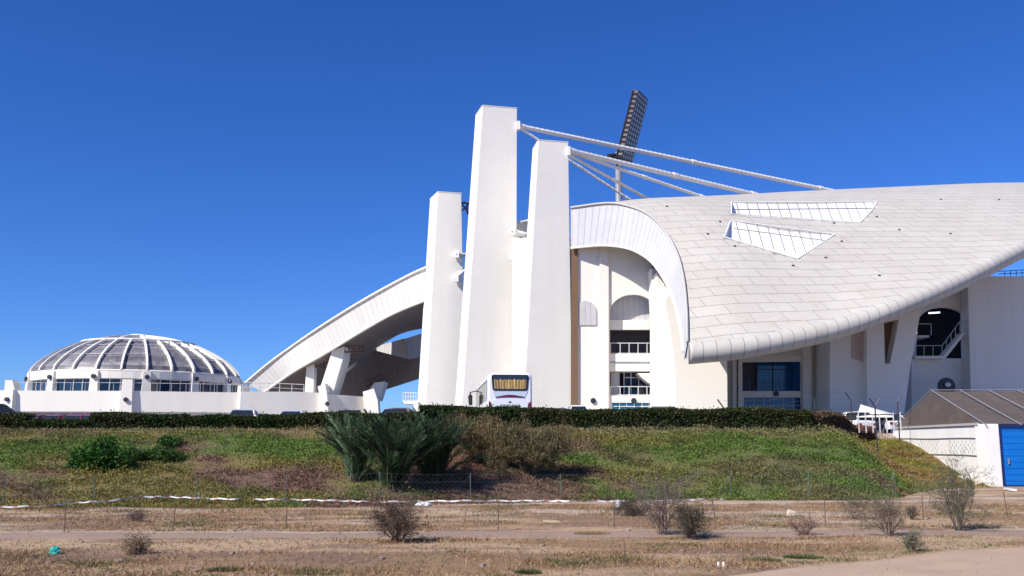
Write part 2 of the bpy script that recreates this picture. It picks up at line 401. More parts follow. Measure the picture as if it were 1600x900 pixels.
rr = 0.78
Lb = [p-Vector((0,0,2*rr)) for p in Lc]; Ub = [p-Vector((0,0,3.0)) for p in Uc]
Bj = resample(B, NT); Bj[0] = Lb[0]
dz0 = Ub[0]-Bj[NT]; Bj = [p+dz0*(j/NT) for j, p in enumerate(Bj)]
Rb = [p-Vector((0,0,2*rr+(3-2*rr)*j/NT)) for j, p in enumerate(Rj)]
bot = coons(Lb, Ub, Bj, Rb, 1.0)
v = []; idt = {}
def vid(k, p):
    if k not in idt: idt[k] = len(v); v.append(p)
    return idt[k]
NR = 8
secs = []
for i in range(NU+1):
    d = (Lc[min(i+1, NU)]-Lc[max(i-1, 0)]); o_ = Vector((d.y, -d.x, 0)).normalized()
    s_ = [(p, 0) for p in reversed(top[i])]
    for k in range(1, NR):
        a = math.pi*k/NR; s_.append((Lc[i]+o_*rr*math.sin(a)-Vector((0,0,rr-rr*math.cos(a))), 1))
    s_ += [(p, 2) for p in bot[i]]
    secs.append(s_)
ns = len(secs[0]); verts = [p for s_ in secs for p, _ in s_]
faces = []; fm = []
for i in range(NU):
    for k in range(ns):
        k2 = (k+1) % ns
        kind = 0 if k < NT else (1 if k < NT+NR else (2 if k < ns-1 else 0))
        faces.append((i*ns+k, i*ns+k2, (i+1)*ns+k2, (i+1)*ns+k)); fm.append(kind)
for i in (0, NU):
    for a in range(NT):     # caps pair top j with bottom j
        b0 = i*ns+(NT-a); b1 = i*ns+(NT-a-1); c0 = i*ns+NT+NR+a; c1 = c0+1
        faces.append((b0, b1, c1, c0) if i else (b0, c0, c1, b1)); fm.append(3)
    ring = [i*ns+NT+k for k in range(NR+1)]
    faces.append(tuple(ring) if i == 0 else tuple(reversed(ring))); fm.append(1)
me = bpy.data.meshes.new('roof'); me.from_pydata([tuple(p) for p in verts], [], faces)
bm = bmesh.new(); bm.from_mesh(me)
uvl = bm.loops.layers.uv.new('UVMap')
cum = [0]
for i in range(NU): cum.append(cum[-1]+(Lc[i+1]-Lc[i]).length)
bm.verts.ensure_lookup_table(); bm.faces.ensure_lookup_table()
for f, k in zip(bm.faces, fm):
    f.material_index = (0, 1, 2, 3)[k]; f.smooth = k < 3
    for l in f.loops:
        p = l.vert.co
        if k == 1: l[uvl].uv = (cum[l.vert.index//ns], 1.0)
        else: l[uvl].uv = (p.x+0.35*(p.y-68)+0.25*(p.z-8)+100, (p.y-68)*0.50+(p.z-8)*0.86-0.13*(p.x-12)+20)
bmesh.ops.recalc_face_normals(bm, faces=bm.faces)
bm.to_mesh(me); bm.free()
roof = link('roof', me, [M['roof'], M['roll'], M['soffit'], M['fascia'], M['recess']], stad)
# skylight recesses cut into the shell
tv = [p for row in top for p in row]; tf = []
for i in range(NU):
    for j in range(NT):
        a = i*(NT+1)+j; tf.append((a, a+NT+1, a+NT+2, a+1))
bvh = BVHTree.FromPolygons(tv, tf)
def on_roof(px, py):
    h = bvh.ray_cast(Vector((0, 0, H)), Vector(ray(px, py)).normalized()); return h[0]
sky_px = [[(1143,317),(1371,315.5),(1362,330),(1345,348),(1240,341),(1143,335)], [(1142,345.5),(1305,367),(1247,405),(1190,388),(1132,371)]]
for q in sky_px:
    pts = [on_roof(*p) for p in q]
    mb = MB(); n = len(pts)
    zf = min(p.z for p in pts)-1.1
    nb = 2; al = pts[1]-pts[0]; lo = []
    for i_, p in enumerate(pts):
        if i_ < nb:      # battered back wall, side walls kept in the vertical plane of the opening's edge
            sd = (pts[2]-p) if i_ else (pts[-1]-p); kk_ = -2*sd.x/(al.y*sd.x-al.x*sd.y); lo.append(p+Vector((0, -2.0, -2.7))-al*kk_)
        else: lo.append(p-Vector((0, 0, 2.4)))
    hi = [(p+(p-l_)*0.3) if i_ < nb else Vector((p.x, p.y, p.z+0.8)) for i_, (p, l_) in enumerate(zip(pts, lo))]
    tri = tessellate_polygon([lo])
    fs = [tuple(t) for t in tri]+[tuple(i+n for i in t[::-1]) for t in tri]+[(i, (i+1) % n, (i+1) % n+n, i+n) for i in range(n)]
    mb.add(lo+hi, fs); ct = mb.build('cutter', [M['recess']]*5)
    ct.data.polygons.foreach_set('material_index', [4]*len(ct.data.polygons))
    md = roof.modifiers.new('b', 'BOOLEAN'); md.operation = 'DIFFERENCE'; md.object = ct; md.solver = 'EXACT'
    dg = bpy.context.evaluated_depsgraph_get(); nm = bpy.data.meshes.new_from_object(roof.evaluated_get(dg))
    roof.modifiers.clear(); roof.data = nm; bpy.data.objects.remove(ct)
    # panel frame strips standing on the back wall
    sk = MB(); num = 15 if q is sky_px[0] else 10
    for k in range(num):
        p = pts[0].lerp(pts[1], (k+0.45)/num); sk.tube([p+Vector((0,-0.04,0.0)), p-Vector((0,1.8,2.43))+Vector((0,-0.04,0))], 0.035, 4)
    dn = Vector((0, -0.58, -0.76)); sk.tube([pts[0]+dn+al*0.01, pts[1]+dn-al*0.03], 0.04, 4)
    o = sk.build('skylight_seams', plain('grey_seam'+str(num), (0.20, 0.20, 0.21), 0.6), stad)
    # proud frame round the opening
    fr = MB(); cyc = [p+Vector((0,0,0.05)) for p in pts]+[pts[0]+Vector((0,0,0.05))]
    for k in range(n): fr.tube([cyc[k], cyc[k+1]], 0.05, 5)
    fr.build('skylight_frame', M['recess'], stad)
def uvstrip(name, a, b, mat, parent, off=Vector((0,0,0)), thick=None, sc=1.0):
    n = len(a); vs_ = []; fs = []; cu = [0]
    for i in range(n-1): cu.append(cu[-1]+((a[i+1]-a[i]).length+(b[i+1]-b[i]).length)/2)
    thick = thick or Vector((0, 0.12, 0))
    for i in range(n): vs_ += [a[i]+off, b[i]+off, b[i]+off+thick, a[i]+off+thick]
    for i in range(n-1):
        for k in range(4): fs.append((4*i+k, 4*i+(k+1) % 4, 4*i+4+(k+1) % 4, 4*i+4+k))
    fs += [(0,1,2,3), (4*n-1, 4*n-2, 4*n-3, 4*n-4)]
    me = bpy.data.meshes.new(name); me.from_pydata([tuple(p) for p in vs_], [], fs)
    bm = bmesh.new(); bm.from_mesh(me); uvl = bm.loops.layers.uv.new('UVMap')
    for f in bm.faces:
        for l in f.loops: l[uvl].uv = (cu[l.vert.index//4]*sc, 1.0+(l.vert.index % 4 in (1, 2))*0.5)
    bmesh.ops.recalc_face_normals(bm, faces=bm.faces); bm.to_mesh(me); bm.free()
    return link(name, me, mat, parent)
outw = Vector((-0.07, -0.10, 0.0))
uvstrip('fascia', A, B, M['fascia'], stad, outw, Vector((0.05, 0.06, 0)))
eb = MB(); eb.tube([p+Vector((-0.08,-0.16,0.0)) for p in A], 0.11, 6); eb.build('roof_edge_trim', M['rooftrim'], stad, smooth=True)
eb = MB(); eb.tube([p+Vector((-0.08,-0.16,0.03)) for p in B[2:]], 0.10, 6); eb.build('fascia_trim', M['white'], stad, smooth=True)
# roof vents (small dark caps on the tiles)
vm = MB()
for q in [(1042,301+22),(1106,366),(1125,347),(1148,385),(1239,415.5),(1290,403),(1315,377.5),(1374,431),(1405,359.5),(1485,365.5),(1470,312),(1561,312.5),(1370,339),(1303,349)]:
    p = on_roof(*q)
    if p: vm = MB(); vm.ball(p+Vector((0,0,0.03)), 0.12, 0.12, 0.08, 8, 4); vm.build('roof_vent', M['darkmetal'], stad)

# ------------------------------------------------------------------ facade behind the arch
def arch(x0, x1, ytop, yspr, ybot, n=14):
    c = (x0+x1)/2; r = (x1-x0)/2; h = yspr-ytop
    l = [(x0, ybot)]
    for k in range(n+1):
        a = math.pi-math.pi*k/n; l.append((c+r*math.cos(a), yspr-h*math.sin(a)))
    return l+[(x1, ybot)]
FY = 84.5
mb = MB(); mb.wall([(800,690),(800,372),(1052,372),(1060,690)], [arch(953,1026,460,488,618), [(956,629),(1026,629),(1026,641),(956,641)]], FY, 0.5)
mb.build('front_wall', M['white'], stad)
mb = MB(); mb.wall([(937,690),(937,372),(951,372),(951,690)], [], FY-0.25, 0.248); mb.build('pilaster', M['white'], stad)
mb = MB(); mb.wall(arch(898,932,470,487,508), [], FY-0.10, 0.097)
o = mb.build('arched_panel', M['greypanel'], stad)
def wall_uv(o, s=1.0):
    me = o.data; l = me.uv_layers.new(name='UVMap')
    for lp in me.loops:
        p = me.vertices[lp.vertex_index].co; l.data[lp.index].uv = (p.x*s+50, 1.0+0.001*p.z)
wall_uv(o)
mb = MB(); mb.wall(arch(951,1028,458,488,501), [], FY+1.2, 0.1); o = mb.build('arched_panel', M['greypanel'], stad); wall_uv(o)
mb = MB(); mb.wall([(950,500),(1028,500),(1028,515),(950,515)], [], FY+0.9, 0.5); mb.build('lintel', M['white'], stad)
mb = MB(); mb.wall([(950,553),(1028,553),(1028,580),(950,580)], [], FY+0.3, 3.0); mb.build('balcony_slab', M['white'], stad)
mb = MB(); mb.wall([(950,565),(1028,565),(1028,567),(950,567)], [], FY+0.24, 0.058); mb.build('shadow_groove', M['galv'], stad)
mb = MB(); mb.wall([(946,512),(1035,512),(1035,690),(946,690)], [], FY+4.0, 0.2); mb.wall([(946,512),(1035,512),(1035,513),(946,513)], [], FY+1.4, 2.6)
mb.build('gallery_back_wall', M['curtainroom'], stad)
def mullions(xs, y0, y1, Y, wpx, hor=(), mat='rail', name='window_mullions', par=None, t=0.06):
    mb = MB()
    for x in xs: mb.wall([(x-wpx/2,y0),(x+wpx/2,y0),(x+wpx/2,y1),(x-wpx/2,y1)], [], Y, t)
    for y in hor: mb.wall([(xs[0]-wpx/2,y-wpx/2),(xs[-1]+wpx/2,y-wpx/2),(xs[-1]+wpx/2,y+wpx/2),(xs[0]-wpx/2,y+wpx/2)], [], Y-0.011, t+0.022)
    return mb.build(name, M[mat], par or stad)
mullions([954,969,983,997,1011,1024], 535.5, 553, FY+0.45, 0.9, (536,552), name='balcony_railing', mat='steel')
mullions([954,969,983,997,1011,1024], 604, 618, FY+0.45, 0.9, (604,617), name='balcony_railing', mat='steel')
mb = MB(); mb.wall([(975,578),(1024,578),(1024,620),(975,620)], [], FY+2.2, 0.1); g_ = mb.build('window', M['glass'], stad)
mullions([975,986,998,1010,1022], 578, 620, FY+2.1, 1.3, (590,), name='window_mullions', par=g_, mat='steel')
mb = MB(); mb.wall([(955,582),(968,582),(968,620),(955,620)], [], FY+1.5, 0.3); wall_uv(mb.build('wall_panel', M['greypanel'], stad))
# entrance canopy drum beside the lower opening
mb = MB()
mb.prism(L3([(996,583,84.5),(1036,583,84.5),(1036,604,84.5),(1024,603,84.5),(1012,597,84.5),(1002,589,84.5)]), (0, 1.8, 0)); mb.build('entrance_canopy', M['white'], stad)
mb = MB(); mb.tube([P(1030,600,85.5), P(1030,655,85.5)], 0.75, 14); mb.build('entrance_column', M['white'], stad, smooth=False)
mb = MB(); mb.wall([(956,629),(1026,629),(1026,641),(956,641)], [], FY+0.25, 0.1); g_ = mb.build('window', M['glassteal'], stad)
mullions([956,968,979,991,1003,1014,1026], 629, 641, FY+0.16, 1.0, (635,), par=g_, mat='steel')
for x in (927, 990.5, 1213):
    c = P(x, 626 if x < 1000 else 615, (FY if x < 1000 else 84)-0.15); mb = MB(); mb.tube([c, c+Vector((0,0.14,0))], 0.24, 14, mi=0); mb.tube([c+Vector((0,-0.05,0)), c], 0.14, 10)
    mb.build('bulkhead_lamp', [M['darkmetal'], M['white']], stad)
# tapering fins right of the bay and the sunlit end wall
mb = MB(); mb.wall([(1022,690),(1022,500),(1018,418),(1030,412),(1040,470),(1049,560),(1052,690)], [], 82.0, 2.48); mb.build('tapered_fin', M['white'], stad)
mb = MB(); mb.wall([(1040,690),(1040,560),(1032,470),(1026,425),(1044,440),(1056,500),(1062,570),(1064,690)], [], 79.8, 2.18); mb.build('tapered_fin', M['white'], stad)
mb = MB(); mb.wall([(1058,690),(1054,560),(1040,470),(1060,430),(1135,430),(1137,690)], [], 78.3, 1.48); mb.build('end_wall', M['white'], stad)
# corbel brackets under the fascia
mb = MB()
for q in ((1017,408),(1020,415),(1040,439)):
    mb = MB(); p = P(q[0], q[1]+3, 79.5); mb.box(p.x-0.08, p.x+0.1, p.y-0.2, p.y+0.5, p.z-0.12, p.z+0.12); mb.build('fixing_bracket', M['darkmetal'], stad)
mb = MB(); mb.wall([(892,690),(892,387),(903,387),(903,690)], [], 84.27, 0.228); mb.build('shaded_gap_strip', M['tan'], stad)  # strip added in place of a shaded gap; its brown is painted shade

# ------------------------------------------------------------------ shaded facade under the roof
RY = 84.0
mb = MB(); mb.wall([(1128,690),(1128,440),(1300,440),(1300,690)], [[(1160,562),(1253,562),(1253,611),(1160,611)], [(1162,621),(1255,621),(1255,690),(1162,690)], [(1284,619),(1291,619),(1291,690),(1284,690)]], RY, 0.6)
mb.build('entrance_wall', M['white'], stad)
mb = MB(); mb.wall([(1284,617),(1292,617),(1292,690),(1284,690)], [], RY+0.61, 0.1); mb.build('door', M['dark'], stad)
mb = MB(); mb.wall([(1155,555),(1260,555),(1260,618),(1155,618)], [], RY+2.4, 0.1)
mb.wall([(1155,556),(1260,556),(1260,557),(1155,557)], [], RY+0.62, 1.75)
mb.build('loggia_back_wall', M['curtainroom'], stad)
mb = MB(); mb.wall([(1182,564),(1253,562),(1253,611),(1182,611)], [], RY+2.0, 0.1); g_ = mb.build('window', M['glassblue'], stad)
mullions([1183,1208,1238,1252], 562, 611, RY+1.9, 1.0, (577,), par=g_, mat='darkmetal')
mb = MB(); mb.wall([(1159,555),(1254,555),(1254,565),(1159,566)], [], RY-0.25, 0.248); mb.build('lintel', M['white'], stad)
mb = MB(); mb.wall([(1162,621),(1255,621),(1255,690),(1162,690)], [], RY+0.3, 0.1); g_ = mb.build('window', M['glassblue'], stad)
mullions([1162,1177,1193,1208,1223.5,1239,1255], 621, 655, RY+0.2, 0.9, (634,), par=g_, mat='rail')
mullions([1160+k*11.6 for k in range(9)], 593.5, 611, RY+0.2, 0.6, (594,610), name='balcony_railing', mat='darkmetal')
for x0, x1, t in ((1128,1133,0.5),(1145,1151,0.7),(1154,1160,0.9),(1255,1268,0.9),(1276,1283,0.7)):
    mb = MB(); mb.wall([(x0,690),(x0,440),(x1,440),(x1,690)], [], RY-t, t-0.002); mb.build('pilaster', M['white'], stad)
# leaning piers
PY = 79.0
mb = MB(); mb.wall([(1296,690),(1297,520),(1297,470),(1352,470),(1357,690)], [], PY+0.8, 4.0); mb.build('pier', M['white'], stad)
mb = MB(); mb.wall([(1331,560),(1331,480),(1351,480),(1351,566)], [], PY+0.72, 0.077); mb.build('weathered_panel', paint('brown_stain', (0.60,0.47,0.42), var=0.25), stad)
mb = MB(); mb.wall([(1357,690),(1354,560),(1355,455),(1445,455),(1436,500),(1422,575),(1407,690)], [[(1381,504),(1405,499),(1391,568),(1383,568)]], PY, 3.4); mb.build('leaning_pier', M['white'], stad)
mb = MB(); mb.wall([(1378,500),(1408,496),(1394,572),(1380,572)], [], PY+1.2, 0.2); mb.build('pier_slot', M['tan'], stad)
# arched stair opening and far right wall
SY = 90.0
mb = MB(); mb.wall([(1395,690),(1395,385),(1519,385),(1531,690)], [arch(1433,1515,480,507,525)+[(1519,560),(1430,560)]], SY, 0.5); mb.build('stair_wall', M['white'], stad)
mb = MB(); mb.wall([(1517,690),(1512,431),(1800,434),(1800,690)], [], SY-1.6, 1.598); mb.build('side_wall', M['white'], stad)
mb = MB(); mb.wall([(1519,690),(1512,431),(1521,431),(1531,690)], [], SY-1.9, 0.297); mb.build('pilaster', M['white'], stad)
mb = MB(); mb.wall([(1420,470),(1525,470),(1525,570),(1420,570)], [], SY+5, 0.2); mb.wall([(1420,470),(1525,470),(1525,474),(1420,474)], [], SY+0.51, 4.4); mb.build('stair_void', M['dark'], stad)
mb = MB(); mb.wall([(1430,556),(1474,556),(1504,520),(1520,520),(1520,524),(1506,524),(1477,560.5),(1430,560.5)], [], SY-1.2, 1.1)
mb.wall([(1436,524),(1452,524),(1452,527),(1436,527)], [], SY+0.8, 2.0); mb.build('stair', M['white'], stad)
mb = MB()
def pxt(mb, pts, Y, r=0.035, n=5): mb.tube([P(x, y, Y) for x, y in pts], r, n)
pxt(mb, [(1430,540),(1472,540),(1500,502),(1518,502)], SY-1.15)
for x, y0, y1 in ((1431,540,556),(1444,540,556),(1458,540,556),(1472,540,556),(1479,532,550),(1486,522,541),(1493,512,532),(1500,502,522),(1508,502,520),(1517,502,520)): pxt(mb, [(x,y0),(x,y1)], SY-1.15, 0.03)
pxt(mb, [(1436,506),(1455,506)], SY+0.8); pxt(mb, [(1455,506),(1455,524)], SY+0.8)
mb.build('stair_railing', M['rail'], stad)
mb = MB(); mb.wall([(1452,488),(1469,487),(1469,489),(1452,490)], [], SY+2, 0.2)
m, t, b_, N, Lk = newmat('lit_tube'); b_.inputs['Emission Color'].default_value = (0.9, 0.95, 1, 1); b_.inputs['Emission Strength'].default_value = 1.5
mb.build('ceiling_lamp', m, stad)
mb = MB(); mb.wall([(1425,690),(1424,562),(1432,562),(1444,600),(1445,690)], [], SY-1.0, 0.998); mb.build('stair_pier', M['white'], stad)
mb = MB(); c = P(1480,603,86); mb.tube([c, c+Vector((0,0.3,0))], 0.75, 14); mb.build('storage_tank', M['darkmetal'], stad)
mb = MB(); c = P(1481,601,85.8); mb.ball(c, 0.28, 0.2, 0.22, 10, 6); mb.build('lamp_head', M['white'], stad)
mb = MB(); pxt(mb, [(1560,424),(1700,416)], SY-1.5); pxt(mb, [(1560,428),(1700,422)], SY-1.5)
for x in range(1570, 1700, 9): pxt(mb, [(x, 423.5-(x-1560)*0.055), (x, 433)], SY-1.5, 0.03)
mb.build('roof_railing', M['darkmetal'], stad)
# stay cables
Y2, Y3 = 82.0, 77.0
def cable(a, b, r, lab=None):
    a = P(*a); b = P(*b); n = max(8, int((b-a).length/0.55)); mb = MB(); pts = []; rad = []
    for i in range(n*2+1):
        pts.append(a.lerp(b, i/(2*n)))
    mb.tube(pts, lambda i: r*(1.06 if i % 2 else 0.96), 8)
    for f in (0.0, 0.5, 0.93):
        p = a.lerp(b, f); d = (b-a).normalized(); mb.tube([p, p+d*0.55], r*1.25, 8)
    o = mb.build('stay_cable', M['cable'], stad, smooth=False)
    if lab: o['label'] = lab
    return o
cable((811,197,87), (1309,300,104), 0.23, 'thick stay cable from the tallest pylon')
cable((811,199,87), (990,316,92), 0.13)
cable((889,235,84.2), (1192,307,98), 0.25)
cable((889,237,84.6), (1108,311,93), 0.17)
cable((889,242,84.2), (1020,315,90), 0.15)
mb = MB()
for q, Y in (((808,196),86.8),((886,236),84.0)):
    mb = MB(); c = P(*q, Y); mb.box(c.x, c.x+0.28, c.y-0.3, c.y+0.3, c.z-0.45, c.z+0.35); mb.build('cable_anchor', M['cable'], stad)
for q, Y in (((1192,307),98),((1309,300),104),((1108,311),93)):
    mb = MB(); c = P(*q, Y); mb.box(c.x-0.35, c.x+0.35, c.y-0.3, c.y+0.3, c.z-0.7, c.z+0.15); mb.build('cable_anchor', M['cable'], stad)

# ------------------------------------------------------------------ pylons
def pylon(lab, Y0, base, topq, rz=0.25, dep=3.6):
    """base / topq: left-back px, ridge px, right px with y of each at that level"""
    def quad(q, dd):
        lb, rg, rt, y = q
        r0 = P(rg, y, Y0); wdt = (rt-rg)/F*Y0
        r1 = P(rt, y, Y0+wdt*math.tan(rz)); r1.z = r0.z
        l0 = P(lb, y, Y0+dd); l0.z = r0.z
        back = l0+(r1-r0)
        return [r0, r1, back, l0]
    e = empty('concrete_pylon', quad(base, dep)[0], lab, 'pylon', 'white concrete pylons')
    mb = MB(); b = quad(base, dep); t = quad(topq, dep*0.8)
    mb.hexa(b, t); o = mb.build('shaft', M['pylon'], e, bevel=0.05, seg=2)
    return e, b, t
p1, b1, t1 = pylon('shortest white tapering pylon, leftmost of the three, beside the arched canopy', 91, (648.5,661,728,690), (672,684,721,300))
p2, b2, t2 = pylon('tallest white tapering pylon, in the middle of the three', 86, (707,718,806,690), (743,754,808,165))
p3, b3, t3 = pylon('second tallest white pylon, rightmost of the three, beside the roof arch', 83.3, (802,815,895,690), (832,841,888,219))
# copings
for e, t in ((p1, t1), (p2, t2), (p3, t3)):
    c = sum(t, Vector())/4; mb = MB(); g = [c+(p-c)*1.015 for p in t]; mb.hexa(g, [p+Vector((0,0,0.07)) for p in g]); mb.build('coping', M['cable'], e)
# web wall and knuckle braces tying neighbouring pylons
mb = MB(); mb.wall([(800,690),(802,345),(826,348),(830,690)], [[(811,404),(816,402),(816,424),(811,426)]], 88.0, 1.2); mb.build('web_wall', M['white'], stad)
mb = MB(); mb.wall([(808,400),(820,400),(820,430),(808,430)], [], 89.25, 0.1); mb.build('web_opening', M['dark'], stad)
def brace(e, pts, lab=None):
    mb = MB()
    for (a, b, r) in pts:
        a = P(*a); b = P(*b); mb.tube([a, b], r, 4)
    c = P(*pts[0][0]); mb.box(c.x-0.05, c.x+0.45, c.y-0.1, c.y+0.15, c.z-0.35, c.z+0.35)
    c = P(*pts[1][0]); mb.box(c.x-0.05, c.x+0.4, c.y-0.1, c.y+0.15, c.z-0.3, c.z+0.3)
    mb.build('bracing', M['steel'], e)
brace(p2, [((797,361,85.8),(826,368,87.0),0.26), ((797,402,85.8),(821,380,87.0),0.2), ((797,361,85.8),(816,377,87.0),0.16), ((797,402,85.8),(815,412,87.0),0.16), ((812,347,87.4),(828,345,88.0),0.2), ((814,377,87.4),(826,372,88.0),0.28)])
brace(p1, [((710,397,91.2),(726,398,92.0),0.26), ((710,435,91.2),(726,421,92.0),0.2), ((712,398,91.2),(726,412,92.0),0.15), ((712,435,91.2),(726,448,92.0),0.15)])
mb = MB(); mb.tube([P(721,317,92.5), P(737,317,93.0)], 0.1, 4); mb.tube([P(721,318,92.5), P(733,334,93.0)], 0.1, 4); mb.tube([P(721,330,92.5), P(733,318,93.0)], 0.07, 4); mb.tube([P(730,317,92.5), P(730,335,93.0)], 0.07, 4)
mb.build('bracing', M['rust'], p1)
# ------------------------------------------------------------------ arched canopy left of the pylons
can = empty('arched_canopy', P(560, 650, 100), 'long white arched canopy sweeping down from the pylons towards the dome', 'canopy')
tp = [(383,599,106),(420,568,104),(460,539,101.5),(500,511.5,98.5),(550,480,96),(600,451,95),(660,420.5,94),(705,406,95)]
bp = [(413,614,105.5),(440,595,104),(467,577,101.5),(516,549,98.5),(565,519,96),(611,493,95),(659,472.5,94),(705,457,95)]
Ta = catmull(L3(tp), 60); Tb = catmull(L3(bp), 60)
uvstrip('fascia', Ta, Tb, M['fascia2'], can, Vector((0,-0.02,0)), Vector((0.05, 0.25, 0)))
mb = MB(); mb.tube([p+Vector((0,-0.1,0)) for p in Ta], 0.13, 6); mb.tube([p+Vector((0,-0.1,0.05)) for p in Tb], 0.13, 6); mb.build('fascia_trim', M['white'], can, smooth=True)
def sheet(name, c0, c1, th, mat, par):
    a = catmull(L3(c0), 40); b = catmull(L3(c1), 40); mb = MB(); n = len(a)
    for p, q in zip(a, b): mb.v += [tuple(p), tuple(q), tuple(q+Vector((0,0,th))), tuple(p+Vector((0,0,th)))]
    for i in range(n-1):
        for k in range(4): mb.f.append((4*i+k, 4*i+(k+1) % 4, 4*i+4+(k+1) % 4, 4*i+4+k)); mb.m.append(0)
    mb.f += [(0,1,2,3), (4*n-1,4*n-2,4*n-3,4*n-4)]; mb.m += [0, 0]
    return mb.build(name, mat, par)
b2p = [(x, y, z+0.35) for x, y, z in bp]
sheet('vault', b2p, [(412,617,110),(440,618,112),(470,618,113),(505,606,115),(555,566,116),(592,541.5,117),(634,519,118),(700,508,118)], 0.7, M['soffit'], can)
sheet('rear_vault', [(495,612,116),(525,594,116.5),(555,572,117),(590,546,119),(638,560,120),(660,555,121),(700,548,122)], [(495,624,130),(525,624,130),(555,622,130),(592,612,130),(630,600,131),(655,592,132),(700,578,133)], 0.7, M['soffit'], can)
mb = MB(); mb.prism(L3([(585,542,119),(631,529,117),(638,561,117.2),(588,548,119)]), (0.1, 0.4, 0)); mb.prism(L3([(632,529.5,117),(665,519,119),(665,554,119),(638.5,561,117.2)]), (0.1,0.4,0))
wall_uv(mb.build('rear_fascia', M['fascia2'], can))
def pier(pts, Y, t, mat='white'):
    mb = MB(); mb.wall(pts, [], Y, t); return mb.build('pier', M[mat], can)
pier([(475,625),(479,572),(491,564),(489,625)], 101.8, 1.6)
pier([(494,625),(519,548),(538,541),(536,560),(517,625)], 98.7, 4.0)
pier([(565,625),(585,598),(601,596),(596,612),(592,625)], 103, 3)
mb = MB()
def truss(x0, y0, x1, y1, hh, Y):
    mb = MB()
    for k in (0, hh): mb.tube([P(x0,y0+k,Y), P(x1,y1+k,Y+1)], 0.09, 4)
    for k in range(5):
        f = k/4; x = x0+(x1-x0)*f; y = y0+(y1-y0)*f; mb.tube([P(x,y,Y+f), P(x,y+hh,Y+f)], 0.08, 4)
    mb.build('steel_bracket', M['rust'], can)
truss(538,541,569,541,9,99); truss(489,565,512,567,8,102); truss(572,596,597,585,8,104)
# rail and little balcony at the foot of the pylon
bal = empty('balcony', P(640,626,92), 'small white railed balcony at the foot of the shortest pylon', 'balcony')
mb = MB(); mb.wall([(629,626),(652,626),(652,631),(632,631)], [], 92, 3.0); mb.build('slab', M['white'], bal)
mb = MB()
pxt(mb, [(630,614),(652,614)], 92.1, 0.05); pxt(mb, [(630,620),(652,620)], 92.1, 0.03)
for x in (630, 634, 638, 642, 646, 650): pxt(mb, [(x,614),(x,627)], 92.1, 0.04)
mb.build('railing', M['rail'], bal)
mb = MB(); mb.wall([(646,631),(653,631),(653,690),(648,690)], [], 89, 1.5); mb.build('support', M['white'], bal)

# ------------------------------------------------------------------ curved terrace wall in front of the canopy
ter = empty('terrace_wall', P(450, 650, 103), 'low curved white terrace wall with buttresses below the arched canopy', 'wall')
def arcwall(name, pts, y1off, t, mat, par, seg=10):
    c = catmull([P(x, y, Y) for x, y, Y in pts], seg*2); mb = MB()
    for i in range(len(c)-1):
        a, b = c[i], c[i+1]; d = (b-a).normalized(); nrm = Vector((-d.y, d.x, 0)).normalized()*t
        zb = y1off
        mb.hexa([Vector((a.x,a.y,zb)), Vector((b.x,b.y,zb)), Vector((b.x,b.y,zb))+nrm, Vector((a.x,a.y,zb))+nrm], [a, b, b+nrm, a+nrm])
    return mb.build(name, mat, par)
arcwall('wall', [(376,612,94.5),(420,612,95.5),(460,612,96.5),(505,614,97.8)], 2.3, 0.5, M['white'], ter)
arcwall('wall', [(512,616,97.5),(545,618,98.8),(580,621,100.5)], 2.3, 0.5, M['white'], ter)
for pts, Y in (([(500,690),(499,617),(496,604),(508,599),(511,617),(516,690)], 97.0), ([(573,690),(567,612),(584,607),(590,625),(595,690)], 99.2)):
    mb = MB(); mb.wall(pts, [], Y, 1.6); mb.build('buttress', M['white'], ter)
mb = MB(); c = P(512, 631, 96.9)
mb.tube([c, c+Vector((0,-0.25,0))], 0.22, 10); mb.build('bulkhead_lamp', M['darkmetal'], ter)
mb = MB()
rl = catmull([P(380,598,94.8), P(420,598.5,95.7), P(475,601,97.2)], 12); mb.tube(rl, 0.04, 5); mb.tube([p-Vector((0,0,0.45)) for p in rl], 0.02, 4)
for p in rl[::2]: mb.tube([p, p-Vector((0,0,1.1))], 0.035, 4)
mb.build('railing', M['rail'], ter)

# ------------------------------------------------------------------ domed building
DC = P(209, 690, 125); DC.z = 0
dome = empty('domed_building', (DC.x, DC.y, 2.5), 'low round white building with a ribbed grey dome at the left', 'building')
DZ0 = P(209, 578.5, 112).z; DZ1 = P(209, 527.5, 125).z; DR = 12.65; hh = DZ1-DZ0; RS = (DR*DR+hh*hh)/(2*hh)
def dz(r): return DZ0+0.5*(math.sqrt(max(0, RS*RS-r*r))-(RS-hh))+0.5*hh*math.sqrt(max(0, 1-(r/DR)**2))
def ringp(r, a, z): return Vector((DC.x+r*math.sin(a), DC.y-r*math.cos(a), z))
NS = 112; rs = [DR*math.sin(math.pi/2*k/16) for k in range(16, -1, -1)]
vs_ = []; fs = []; uvs = []
for j, r in enumerate(rs):
    for i in range(NS): vs_.append(ringp(r*0.995, 2*math.pi*i/NS, dz(r)-0.1))
for j in range(16):
    for i in range(NS): fs.append((j*NS+i, j*NS+(i+1) % NS, (j+1)*NS+(i+1) % NS, (j+1)*NS+i))
me = bpy.data.meshes.new('dome_skin'); me.from_pydata([tuple(p) for p in vs_], [], fs)
l = me.uv_layers.new(name='UVMap')
for pi, f in enumerate(me.polygons):
    i = pi % NS; j = pi//NS
    for lp, (di, dj) in zip(f.loop_indices, ((0,0),(1,0),(1,1),(0,1))): l.data[lp].uv = ((i+di)/4, (j+dj)/16*6)
    f.use_smooth = True
m, t, b_, N, Lk = newmat('dusty_dome_glazing')
uvn = N.new('ShaderNodeUVMap'); uvn.uv_map = 'UVMap'; br = N.new('ShaderNodeTexBrick'); br.offset = 0; br.inputs['Scale'].default_value = 1
